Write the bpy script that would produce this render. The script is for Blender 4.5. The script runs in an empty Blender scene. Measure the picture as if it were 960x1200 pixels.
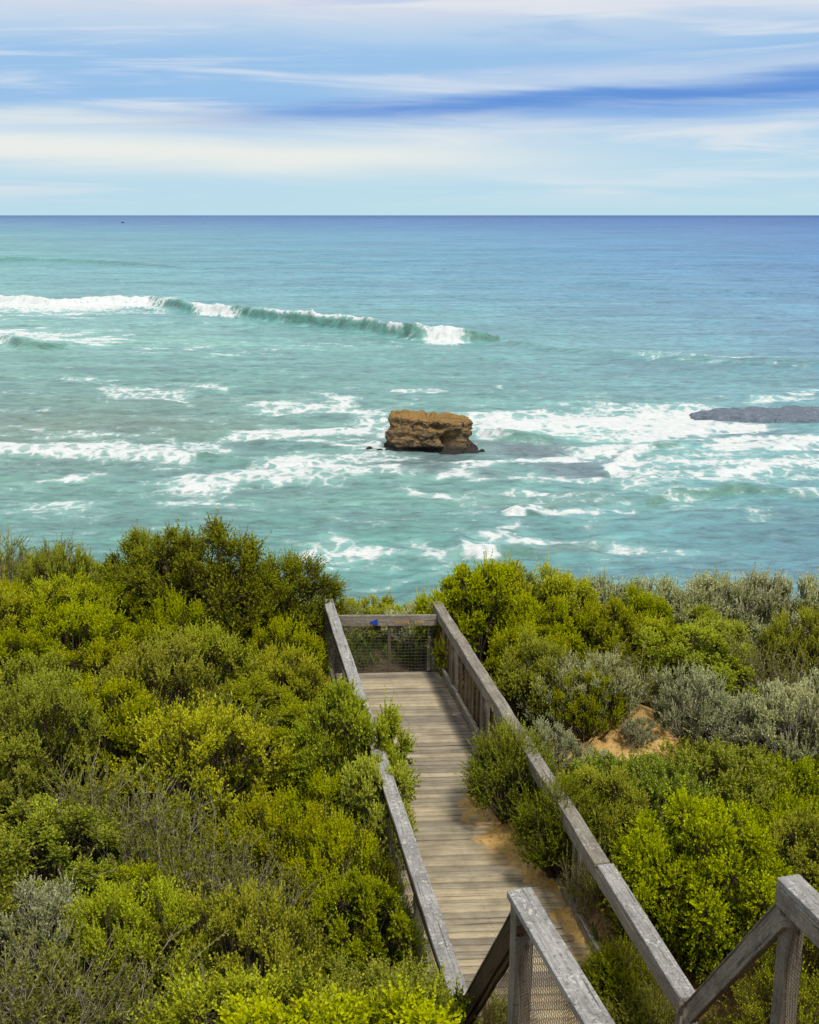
import bpy, bmesh, math, random
import numpy as np
from mathutils import Vector, Matrix
sc = bpy.context.scene
C = sc.collection
R = math.radians

# ------------------------------------------------------------------ camera maths
F = 1300.0                      # focal length in pixels of the 960x1200 photograph
PITCH = math.atan(348.0 / F)    # horizon sits 348 px above the middle
ZC = 25.0                       # eye height above the sea
CP, SP = math.cos(PITCH), math.sin(PITCH)

def ray(px, py):
    dx, dv = (px - 480.0) / F, (600.0 - py) / F
    return np.array([dx, CP + dv * SP, -SP + dv * CP])

def P(px, py, z):
    """the point at height z seen at a pixel of the photograph"""
    d = ray(px, py)
    k = (z - ZC) / d[2]
    return Vector((d[0] * k, d[1] * k, z))

def proj(x, y, z):
    zc = z - ZC
    fwd = y * CP - zc * SP
    up = y * SP + zc * CP
    return 480 + F * x / fwd, 600 - F * up / fwd

# ------------------------------------------------------------------ numpy noise
def _hash(ix, iy, iz, seed):
    ix, iy, iz = (np.atleast_1d(np.asarray(v)) for v in (ix, iy, iz))
    h = (ix.astype(np.int64) * 374761393 + iy.astype(np.int64) * 668265263 + iz.astype(np.int64) * 2147483647 + seed * 1274126177) & 0xFFFFFFFF
    h = ((h ^ (h >> 13)) * 1274126177) & 0xFFFFFFFF
    h = ((h ^ (h >> 16)) * 2246822519) & 0xFFFFFFFF
    return ((h ^ (h >> 15)) & 0xFFFFFF) / float(0xFFFFFF)

def vnoise(x, y, z=None, seed=0):
    if z is None:
        ix, iy = np.floor(x), np.floor(y)
        fx, fy = x - ix, y - iy
        fx = fx * fx * fx * (fx * (fx * 6 - 15) + 10); fy = fy * fy * fy * (fy * (fy * 6 - 15) + 10)
        o = np.zeros_like(ix)
        a = _hash(ix, iy, o, seed); b = _hash(ix + 1, iy, o, seed)
        c = _hash(ix, iy + 1, o, seed); d = _hash(ix + 1, iy + 1, o, seed)
        return (a * (1 - fx) + b * fx) * (1 - fy) + (c * (1 - fx) + d * fx) * fy
    ix, iy, iz = np.floor(x), np.floor(y), np.floor(z)
    fx, fy, fz = x - ix, y - iy, z - iz
    fx = fx * fx * (3 - 2 * fx); fy = fy * fy * (3 - 2 * fy); fz = fz * fz * (3 - 2 * fz)
    r = 0
    for k in (0, 1):
        wz = fz if k else 1 - fz
        a = _hash(ix, iy, iz + k, seed); b = _hash(ix + 1, iy, iz + k, seed)
        c = _hash(ix, iy + 1, iz + k, seed); d = _hash(ix + 1, iy + 1, iz + k, seed)
        r = r + wz * ((a * (1 - fx) + b * fx) * (1 - fy) + (c * (1 - fx) + d * fx) * fy)
    return r

def fbm(x, y, z=None, oct=4, seed=0, gain=0.5):
    r, a, t = 0, 1.0, 0.0
    for i in range(oct):
        r = r + a * vnoise(x * 2 ** i + 17.3 * i, y * 2 ** i + 9.1 * i, None if z is None else z * 2 ** i, seed + i)
        t += a; a *= gain
    return r / t

def sstep(a, b, x):
    t = np.clip((x - a) / (b - a), 0, 1)
    return t * t * (3 - 2 * t)

def lin(c):
    c = np.asarray(c, float) / 255.0
    return np.where(c <= 0.04045, c / 12.92, ((c + 0.055) / 1.055) ** 2.4)

# ------------------------------------------------------------------ object helpers
def mesh_np(name, verts, quads=None, tris=None, colors=None, extra=None, smooth=False):
    me = bpy.data.meshes.new(name)
    verts = np.asarray(verts, np.float32)
    loops, starts, n = [], [], 0
    if quads is not None and len(quads):
        q = np.asarray(quads, np.int32); loops.append(q.ravel()); starts.append(np.arange(len(q), dtype=np.int32) * 4); n = len(q) * 4
    if tris is not None and len(tris):
        t = np.asarray(tris, np.int32); loops.append(t.ravel()); starts.append(n + np.arange(len(t), dtype=np.int32) * 3)
    loops = np.concatenate(loops); starts = np.concatenate(starts)
    me.vertices.add(len(verts)); me.vertices.foreach_set('co', verts.ravel())
    me.loops.add(len(loops)); me.loops.foreach_set('vertex_index', loops)
    me.polygons.add(len(starts)); me.polygons.foreach_set('loop_start', starts)
    if smooth:
        me.polygons.foreach_set('use_smooth', np.ones(len(starts), bool))
    me.update(calc_edges=True)
    if colors is not None:
        a = me.attributes.new('col', 'FLOAT_COLOR', 'POINT')
        c = np.ones((len(verts), 4), np.float32); c[:, :3] = colors
        a.data.foreach_set('color', c.ravel())
    for k, v in (extra or {}).items():
        a = me.attributes.new(k, 'FLOAT', 'POINT'); a.data.foreach_set('value', np.asarray(v, np.float32))
    return me

def link(name, me, mat, parent=None, loc=(0, 0, 0), rot=None):
    o = bpy.data.objects.new(name, me); C.objects.link(o)
    if mat is not None and len(me.materials) == 0:
        me.materials.append(mat)
    o.location = loc
    if rot is not None:
        o.rotation_mode = 'QUATERNION'; o.rotation_quaternion = rot
    if parent is not None:
        o.parent = parent
    return o

def tag(o, label=None, cat=None, group=None, kind=None):
    for k, v in (('label', label), ('category', cat), ('group', group), ('kind', kind)):
        if v: o[k] = v
    return o

def empty(name, loc, label, cat, group=None):
    o = bpy.data.objects.new(name, None); C.objects.link(o)
    o.location = loc; o.empty_display_size = 0.2
    return tag(o, label, cat, group)

_bs = [0]
def beam(name, p0, p1, w, h, mat, parent, bev=0.008, wob=0.007, up=Vector((0, 0, 1))):
    """a sawn timber from p0 to p1; both are the middle of its top face; local x runs along the grain"""
    _bs[0] += 1
    rr = random.Random(_bs[0])
    p0, p1 = Vector(p0), Vector(p1)
    L = (p1 - p0).length
    ax = (p1 - p0).normalized()
    ay = up.cross(ax)
    if ay.length < 1e-3: ay = Vector((1, 0, 0)).cross(ax)
    ay.normalize(); az = ax.cross(ay)
    n = max(2, int(L / 0.35))
    bm = bmesh.new()
    rings = []
    for i in range(n + 1):
        x = L * i / n
        jy, jz = rr.uniform(-wob, wob), rr.uniform(-wob, wob) * 0.5
        rings.append([bm.verts.new((x, sy * w / 2 + jy + rr.uniform(-.0015, .0015), sz + jz)) for sy, sz in ((-1, -h), (1, -h), (1, 0), (-1, 0))])
    for i in range(n):
        for k in range(4):
            bm.faces.new((rings[i][k], rings[i][(k + 1) % 4], rings[i + 1][(k + 1) % 4], rings[i + 1][k]))
    bm.faces.new(rings[0][::-1]); bm.faces.new(rings[-1])
    bmesh.ops.recalc_face_normals(bm, faces=bm.faces)
    ed = [e for e in bm.edges if e.calc_length() and len(e.link_faces) == 2 and e.calc_face_angle(0) > 0.9]
    bmesh.ops.bevel(bm, geom=ed, offset=bev, segments=2, profile=0.6, affect='EDGES')
    me = bpy.data.meshes.new(name); bm.to_mesh(me); bm.free()
    rot = Matrix((ax, ay, az)).transposed().to_quaternion()
    loc = p0 - (parent.location if parent else Vector((0, 0, 0)))
    return link(name, me, mat, parent, loc, rot)

def post(name, base, top, w, d, mat, parent, face=None):
    """an upright; base and top are the middles of its ends"""
    up = face if face is not None else Vector((0, 1, 0))
    base, top = Vector(base), Vector(top)
    ax = (top - base).normalized()
    ay = up.cross(ax).normalized(); az = ax.cross(ay)
    return beam(name, base + az * d / 2, top + az * d / 2, w, d, mat, parent, up=up)

def wire_net(name, p0, p1, z0a, z1a, z0b, z1b, step, r, mat, parent, seed=1, drop=0.0):
    """square woven wire between two uprights: bottoms z0a/z0b, tops z1a/z1b"""
    rr = np.random.RandomState(seed)
    p0, p1 = np.array(p0)[:2], np.array(p1)[:2]
    L = np.linalg.norm(p1 - p0); nv = int(L / step); nh = int(max(z1a - z0a, z1b - z0b) / step)
    side = np.array([-(p1 - p0)[1], (p1 - p0)[0]]) / L
    def pt(a, b):
        q = p0 + (p1 - p0) * a
        z = (z0a + (z1a - z0a) * b) * (1 - a) + (z0b + (z1b - z0b) * b) * a
        q = q + side * 0.012 * math.sin(a * 17 + b * 9 + seed)
        return np.array([q[0], q[1], z])
    V, Q = [], []
    def wire(pts):
        base = len(V)
        for i, p in enumerate(pts):
            t = pts[min(i + 1, len(pts) - 1)] - pts[max(i - 1, 0)]; t = t / np.linalg.norm(t)
            a = np.cross(t, [side[0], side[1], 0.01]); a /= np.linalg.norm(a); b = np.cross(t, a)
            for k in range(3):
                V.append(p + r * (math.cos(k * 2.094) * a + math.sin(k * 2.094) * b))
            if i:
                for k in range(3):
                    o = base + (i - 1) * 3
                    Q.append((o + k, o + (k + 1) % 3, o + 3 + (k + 1) % 3, o + 3 + k))
    for i in range(nv + 1):
        if rr.rand() < drop: continue
        a = min(1, max(0, i / nv + rr.uniform(-.1, .1) / nv))
        wire([pt(a, b) for b in np.linspace(0, 1, 6)])
    for j in range(nh + 1):
        b = min(1, max(0, j / nh + rr.uniform(-.1, .1) / nh))
        wire([pt(a, b) for a in np.linspace(0, 1, max(4, int(L / 0.2)))])
    V = np.array(V) - np.array(parent.location)
    return link(name, mesh_np(name, V, Q), mat, parent)

# ------------------------------------------------------------------ materials
class NT:
    def __init__(s, name):
        s.m = bpy.data.materials.new(name); s.m.use_nodes = True
        s.t = s.m.node_tree; s.t.nodes.clear()
        s.out = s.n('ShaderNodeOutputMaterial')
    def n(s, typ, **kw):
        o = s.t.nodes.new(typ)
        for k, v in kw.items(): setattr(o, k, v)
        return o
    def l(s, a, b): s.t.links.new(a, b)
    def val(s, sock, v):
        if hasattr(v, 'links') or isinstance(v, bpy.types.NodeSocket): s.l(v, sock)
        else: sock.default_value = v
    def math(s, op, a, b=0.0, c=0.0, clamp=False):
        o = s.n('ShaderNodeMath', operation=op, use_clamp=clamp)
        for i, v in enumerate((a, b, c)): s.val(o.inputs[i], v)
        return o.outputs[0]
    def mix(s, f, a, b, blend='MIX'):
        o = s.n('ShaderNodeMix', data_type='RGBA', blend_type=blend)
        s.val(o.inputs[0], f); s.val(o.inputs[6], a); s.val(o.inputs[7], b)
        return o.outputs[2]
    def ramp(s, f, pts):
        o = s.n('ShaderNodeValToRGB'); e = o.color_ramp.elements
        while len(e) < len(pts): e.new(0.5)
        for i, (p, c) in enumerate(pts):
            e[i].position = p; e[i].color = (*c, 1) if len(c) == 3 else c
        s.l(f, o.inputs[0]); return o.outputs[0]
    def mapr(s, v, a, b, c=0.0, d=1.0, smooth=True):
        o = s.n('ShaderNodeMapRange', interpolation_type='SMOOTHSTEP' if smooth else 'LINEAR')
        s.val(o.inputs[0], v)
        for i, x in enumerate((a, b, c, d)): s.val(o.inputs[i + 1], x)
        return o.outputs[0]
    def noise(s, vec, scale, detail=4, rough=0.55, dist=0.0):
        o = s.n('ShaderNodeTexNoise'); s.val(o.inputs['Vector'], vec)
        o.inputs['Scale'].default_value = scale; o.inputs['Detail'].default_value = detail
        o.inputs['Roughness'].default_value = rough; o.inputs['Distortion'].default_value = dist
        return o.outputs[0]
    def mapping(s, vec, scale=(1, 1, 1), loc=(0, 0, 0), rot=(0, 0, 0)):
        o = s.n('ShaderNodeMapping'); s.val(o.inputs[0], vec)
        o.inputs['Scale'].default_value = scale; o.inputs['Location'].default_value = loc; o.inputs['Rotation'].default_value = rot
        return o.outputs[0]
    def attr(s, name):
        return s.n('ShaderNodeAttribute', attribute_name=name)
    def bump(s, h, strength, dist=0.01, normal=None):
        o = s.n('ShaderNodeBump'); o.inputs['Strength'].default_value = strength; o.inputs['Distance'].default_value = dist
        s.l(h, o.inputs['Height'])
        if normal: s.l(normal, o.inputs['Normal'])
        return o.outputs[0]
    def principled(s, col, rough=0.8, spec=0.3, normal=None):
        o = s.n('ShaderNodeBsdfPrincipled'); s.val(o.inputs['Base Color'], col); s.val(o.inputs['Roughness'], rough)
        s.val(o.inputs['Specular IOR Level'], spec)
        if normal: s.l(normal, o.inputs['Normal'])
        s.l(o.outputs[0], s.out.inputs[0]); return o
def g3(v): return (v, v, v)

def wood(name, dark, light, spot=0.35, warm=0.0, tone=False, lichen=True):
    k = NT(name)
    tc = k.n('ShaderNodeTexCoord').outputs['Object']
    oi = k.n('ShaderNodeObjectInfo')
    off = k.n('ShaderNodeVectorMath', operation='ADD'); k.l(tc, off.inputs[0])
    cmb = k.n('ShaderNodeCombineXYZ'); k.l(k.math('MULTIPLY', oi.outputs['Random'], 37.0), cmb.inputs[0]); k.l(k.math('MULTIPLY', oi.outputs['Random'], 11.0), cmb.inputs[1])
    k.l(cmb.outputs[0], off.inputs[1]); v = off.outputs[0]
    grain = k.noise(k.mapping(v, (2.2, 55, 55)), 1.0, 5, 0.65, 0.4)
    fine = k.noise(k.mapping(v, (7, 190, 190)), 1.0, 3, 0.6)
    blot = k.noise(v, 3.5, 5, 0.65)
    f = k.math('ADD', k.math('MULTIPLY', grain, 0.6), k.math('MULTIPLY', fine, 0.4))
    col = k.ramp(f, [(0.30, dark), (0.52, tuple((a + b) / 2 for a, b in zip(dark, light))), (0.70, light)])
    col = k.mix(k.mapr(blot, 0.35, 0.75, 0, 0.55), col, (*[c * 0.55 for c in dark], 1))
    crack = k.mapr(k.noise(k.mapping(v, (1.0, 42, 42), (3, 1, 2)), 1.0, 2, .5, .2), .645, .70)
    col = k.mix(k.math('MULTIPLY', crack, .75), col, (*[c * 0.25 for c in dark], 1))
    if lichen:
        sp = k.noise(v, 26, 4, 0.7)
        sp2 = k.noise(v, 6, 3, 0.6)
        m = k.math('MULTIPLY', k.mapr(sp, 0.52, 0.60), k.mapr(sp2, 0.42, 0.6))
        geo = k.n('ShaderNodeNewGeometry'); sx = k.n('ShaderNodeSeparateXYZ'); k.l(geo.outputs['Normal'], sx.inputs[0])
        m = k.math('MULTIPLY', m, k.mapr(sx.outputs[2], 0.2, 0.9, 0.35, 1.0))
        col = k.mix(k.math('MULTIPLY', m, spot), col, (0.50, 0.49, 0.45, 1))
        ds = k.math('MULTIPLY', k.mapr(k.noise(v, 40, 3, 0.7), 0.56, 0.64), 0.6)
        col = k.mix(ds, col, (0.05, 0.045, 0.035, 1))
    if tone:
        t = k.attr('tone').outputs['Fac']
        col = k.mix(1.0, col, k.ramp(t, [(0, (0.62, 0.62, 0.66)), (0.5, (0.92, 0.92, 0.90)), (1, (1.22, 1.18, 1.08))]), 'MULTIPLY')
        dirt = k.attr('dirt').outputs['Fac']
        n2 = k.noise(v, 5, 5, 0.7)
        dm = k.mapr(k.math('ADD', dirt, k.math('MULTIPLY', k.math('SUBTRACT', n2, 0.5), 0.9)), 0.35, 0.85)
        col = k.mix(k.math('MULTIPLY', dm, 0.75), col, (0.50, 0.30, 0.085, 1))
        edge_shade = k.attr('edge_shade').outputs['Fac']
        col = k.mix(k.math('MULTIPLY', k.mapr(k.math('ADD', edge_shade, k.math('MULTIPLY', k.math('SUBTRACT', n2, 0.5), 0.6)), 0.3, 0.8), 0.55), col, (0.075, 0.065, 0.06, 1))  # painted shade: darkens the wood colour along the right edge
    h = k.math('ADD', grain, k.math('MULTIPLY', fine, 0.6))
    k.principled(col, 0.85, 0.2, k.bump(k.math('SUBTRACT', h, k.math('MULTIPLY', crack, .8)), 0.9, 0.006))
    return k.m

M_deck = wood('weathered_decking', (0.26, 0.215, 0.145), (0.56, 0.485, 0.35), tone=True, lichen=False)
M_rail = wood('weathered_rail', (0.115, 0.10, 0.075), (0.40, 0.36, 0.285), spot=0.55)
M_railw = wood('lichen_rail', (0.16, 0.15, 0.135), (0.50, 0.485, 0.45), spot=0.9)
M_post = wood('post_timber', (0.13, 0.115, 0.085), (0.30, 0.275, 0.22), spot=0.3)
M_dark = wood('dark_timber', (0.035, 0.022, 0.012), (0.10, 0.062, 0.03), spot=0.0, lichen=False)
M_stake = wood('stake_timber', (0.06, 0.045, 0.03), (0.17, 0.135, 0.09), spot=0.1)

def plain(name, col, rough=0.7, spec=0.3, var=0.25, scale=30):
    k = NT(name); tc = k.n('ShaderNodeTexCoord').outputs['Object']
    n = k.noise(tc, scale, 4, 0.6)
    c = k.mix(k.mapr(n, 0.3, 0.7), (*[x * (1 - var) for x in col], 1), (*[x * (1 + var) for x in col], 1))
    k.principled(c, rough, spec, k.bump(n, 0.2, 0.003)); return k.m
M_rust = plain('rusty_wire', (0.085, 0.045, 0.02), 0.7, 0.3, 0.4)
M_wire = plain('grey_wire', (0.11, 0.105, 0.09), 0.6, 0.4, 0.3)
M_blue = plain('blue_paint', (0.01, 0.05, 0.42), 0.5, 0.4, 0.2)
M_yell = plain('yellow_paint', (0.50, 0.33, 0.06), 0.6, 0.3, 0.3)

def leaf_mat(name, gloss=0.25, trans=0.35, rough=0.5):
    k = NT(name)
    c = k.attr('col').outputs['Color']
    oi = k.n('ShaderNodeObjectInfo').outputs['Random']
    hs = k.n('ShaderNodeHueSaturation')
    k.l(c, hs.inputs['Color'])
    k.l(k.mapr(oi, 0, 1, 0.489, 0.512, False), hs.inputs['Hue'])
    k.l(k.mapr(k.math('FRACT', k.math('MULTIPLY', oi, 7.31)), 0, 1, 0.82, 1.16, False), hs.inputs['Value'])
    k.l(k.mapr(k.math('FRACT', k.math('MULTIPLY', oi, 3.77)), 0, 1, 0.9, 1.06, False), hs.inputs['Saturation'])
    col = hs.outputs[0]
    d = k.n('ShaderNodeBsdfDiffuse'); k.l(col, d.inputs[0])
    t = k.n('ShaderNodeBsdfTranslucent'); k.l(k.mix(1.0, col, (1.02, 1.12, 0.40, 1), 'MULTIPLY'), t.inputs[0])
    mx = k.n('ShaderNodeMixShader'); mx.inputs[0].default_value = trans
    k.l(d.outputs[0], mx.inputs[1]); k.l(t.outputs[0], mx.inputs[2])
    gl = k.n('ShaderNodeBsdfGlossy'); gl.inputs['Roughness'].default_value = rough; gl.inputs[0].default_value = (1, 1, 1, 1)
    m2 = k.n('ShaderNodeMixShader'); m2.inputs[0].default_value = 0.045 * gloss * 4
    k.l(mx.outputs[0], m2.inputs[1]); k.l(gl.outputs[0], m2.inputs[2])
    k.l(m2.outputs[0], k.out.inputs[0])
    return k.m
M_leaf = leaf_mat('leaf_green', 0.02, 0.22, 0.5)
M_leafg = leaf_mat('leaf_grey', 0.06, 0.16, 0.7)
def bark(name, a, b):
    k = NT(name); tc = k.n('ShaderNodeTexCoord').outputs['Object']
    n = k.noise(tc, 22, 4, 0.6)
    k.principled(k.mix(k.mapr(n, 0.3, 0.7), (*a, 1), (*b, 1)), 0.9, 0.1); return k.m
M_bark = bark('shrub_bark', (0.05, 0.036, 0.024), (0.12, 0.09, 0.06))
M_twig = bark('dry_twig', (0.19, 0.165, 0.12), (0.42, 0.37, 0.29))

# ------------------------------------------------------------------ frame of the boardwalk
ZD = 18.2           # deck level
ZR = 19.2           # handrail level
LF, LN = P(384, 702, ZR), P(541, 1172, ZR)      # left rail: far and near end
RF, RN = P(510.5, 703, ZR), P(806, 1168, ZR)    # right rail
U = (LF - LN); U.z = 0; U.normalize()           # along the walk, seaward
NRM = Vector((U.y, -U.x, 0))                    # to the right
def st(x, y):
    """(distance back from the far end, distance right of the left rail)"""
    dx, dy = x - LF.x, y - LF.y
    return -(dx * U.x + dy * U.y), dx * NRM.x + dy * NRM.y
def W(s, t, z=0.0):
    return Vector((LF.x - U.x * s + NRM.x * t, LF.y - U.y * s + NRM.y * t, z))
SEND = st(LN.x, LN.y)[0]
TR0 = st(RF.x, RF.y)[1]; TR1 = st(RN.x, RN.y)[1]; SR1 = st(RN.x, RN.y)[0]; SR0 = st(RF.x, RF.y)[0]
def tright(s): return TR0 + (TR1 - TR0) * (s - SR0) / (SR1 - SR0)
print('deck', SEND, TR0, TR1, SR0, SR1, LF, LN, RF, RN)

# ------------------------------------------------------------------ terrain
SANDP = P(728, 884, 18.1)
_yk = np.array([-30, -10, 0, 3, 5, 6, 7, 8, 9, 15, 17, 19, 22, 30, 45, 56, 75])
_zk = np.array([26, 23.6, 22.2, 21.0, 19.75, 19.0, 18.3, 18.0, 17.95, 17.95, 17.85, 17.4, 16.1, 10.0, 1.2, -2.5, -6])
def ground(x, y):
    x = np.asarray(x, float); y = np.asarray(y, float)
    z = np.interp(y, _yk, _zk)
    s, t = st(x, y)
    fade = sstep(4.5, 8, y) * (1 - sstep(17, 24, y))
    z = z + 0.85 * sstep(0.4, 5.0, -t) * fade
    tr = TR0 + (TR1 - TR0) * (s - SR0) / (SR1 - SR0)
    z = z - 0.30 * sstep(0.6, 6.0, t - tr) * fade
    z = z + 0.75 * np.exp(-(((x - SANDP.x) / 1.3) ** 2 + ((y - SANDP.y - 0.4) / 1.2) ** 2))
    n = fbm(x * 0.7 + 40, y * 0.7 + 40, oct=4, seed=5) - 0.5
    away = np.maximum(sstep(0.0, 0.8, -t), sstep(0.2, 0.9, t - tr))
    inside = (s > -0.6) & (s < SEND + 2.2)
    z = z + n * 0.35 * np.where(inside, away, 1.0)
    # keep the ground below the deck, let the sand drift over its right edge
    under = inside & (t > -0.3) & (t < tr + 0.4)
    z = np.where(under, np.minimum(z, ZD - 0.16), z)
    nd = fbm(x * 2.2, y * 2.2, oct=4, seed=9) - 0.5
    reach = np.interp(s, [3.4, 4.2, 4.7, 5.4, 5.75, 6.0, 6.3, 6.8, 7.5, 9], [-.3, .25, .55, .62, .50, .36, .24, .12, .02, -.1])
    nd2 = fbm(x * 9, y * 9, oct=3, seed=19) - 0.5
    k = sstep(-0.12, 0.45, (t - (tr - reach)) + nd * 0.5 + nd2 * .25) * sstep(3.4, 4.3, s) * (1 - sstep(0.7, 1.4, t - tr)) * (1 - sstep(7.2, 8.0, s))
    drift = ZD - .014 + 0.105 * k + nd * 0.03 * k + nd2 * .022 * sstep(0, .1, k)
    z = np.where(k > 0.002, np.maximum(z, drift), z)
    return z

def axis(parts):
    out = []
    for a, b, st_ in parts: out.append(np.arange(a, b, st_))
    return np.concatenate(out + [np.array([parts[-1][1]])])
gx = axis([(-90, -20, 2.5), (-20, -8, 0.5), (-8, -1.6, 0.07), (-1.6, 3.4, 0.035), (3.4, 9, 0.07), (9, 20, 0.5), (20, 90, 2.5)])
gy = axis([(-25, 0, 1.0), (0, 4.5, 0.3), (4.5, 6.5, 0.07), (6.5, 13.5, 0.035), (13.5, 17.5, .07), (17.5, 26, 0.3), (26, 75, 1.5)])
X, Y = np.meshgrid(gx, gy)
Z = ground(X, Y)
nx, ny = len(gx), len(gy)
ii = np.arange(nx * ny).reshape(ny, nx)
Q = np.stack([ii[:-1, :-1], ii[:-1, 1:], ii[1:, 1:], ii[1:, :-1]], -1).reshape(-1, 4)
S_, T_ = st(X, Y); TR_ = TR0 + (TR1 - TR0) * (S_ - SR0) / (SR1 - SR0)
bare = np.exp(-(((X - SANDP.x) / 1.15) ** 2 + ((Y - SANDP.y) / 1.3) ** 2))
bare = np.maximum(bare, sstep(-1.2, -0.4, T_ - TR_) * (1 - sstep(0.2, 0.8, T_ - TR_)) * sstep(3.5, 4.5, S_) * (S_ < 13))
bare = np.maximum(bare, 0.9 * np.exp(-(((X + 2.0) / 0.9) ** 2 + ((Y - 4.8) / 0.7) ** 2)))
bare = np.maximum(bare, 0.8 * np.exp(-(((X - 2.3) / 1.0) ** 2 + ((Y - 6.9) / 0.8) ** 2)))
BARE2 = P(862, 1192, 17.9)
bare = np.maximum(bare, 1.1 * np.exp(-(((X - BARE2.x) / .9) ** 2 + ((Y - BARE2.y) / .8) ** 2)))
gm = mesh_np('ground', np.stack([X, Y, Z], -1).reshape(-1, 3), Q, extra={'bare': bare.ravel()}, smooth=True)
k = NT('dune_ground')
tc = k.n('ShaderNodeTexCoord').outputs['Object']
ba = k.attr('bare').outputs['Fac']
n1 = k.noise(tc, 3.0, 6, 0.65); n2 = k.noise(tc, 18, 5, 0.7); n3 = k.noise(tc, 90, 3, 0.6)
sand = k.ramp(n1, [(0.3, (0.42, 0.245, 0.07)), (0.5, (0.58, 0.365, 0.12)), (0.72, (0.70, 0.49, 0.22))])
sand = k.mix(k.mapr(n2, 0.53, 0.66, 0, 0.75), sand, (0.17, 0.105, 0.04, 1))
sand = k.mix(k.mapr(k.noise(tc, 55, 3, .7), 0.58, 0.66, 0, 0.8), sand, (0.10, 0.085, 0.03, 1))
lit = k.ramp(n2, [(0.3, (0.035, 0.026, 0.016)), (0.55, (0.085, 0.062, 0.036)), (0.75, (0.17, 0.13, 0.08))])
bm_ = k.mapr(k.math('ADD', ba, k.math('MULTIPLY', k.math('SUBTRACT', n1, 0.5), 0.9)), 0.28, 0.5)
col = k.mix(bm_, lit, sand)
hh = k.math('ADD', k.math('MULTIPLY', n2, 1.0), k.math('MULTIPLY', n3, 0.4))
k.principled(col, 0.95, 0.1, k.bump(hh, 0.8, 0.03))
tag(link('ground', gm, k.m), kind='structure')

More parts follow.
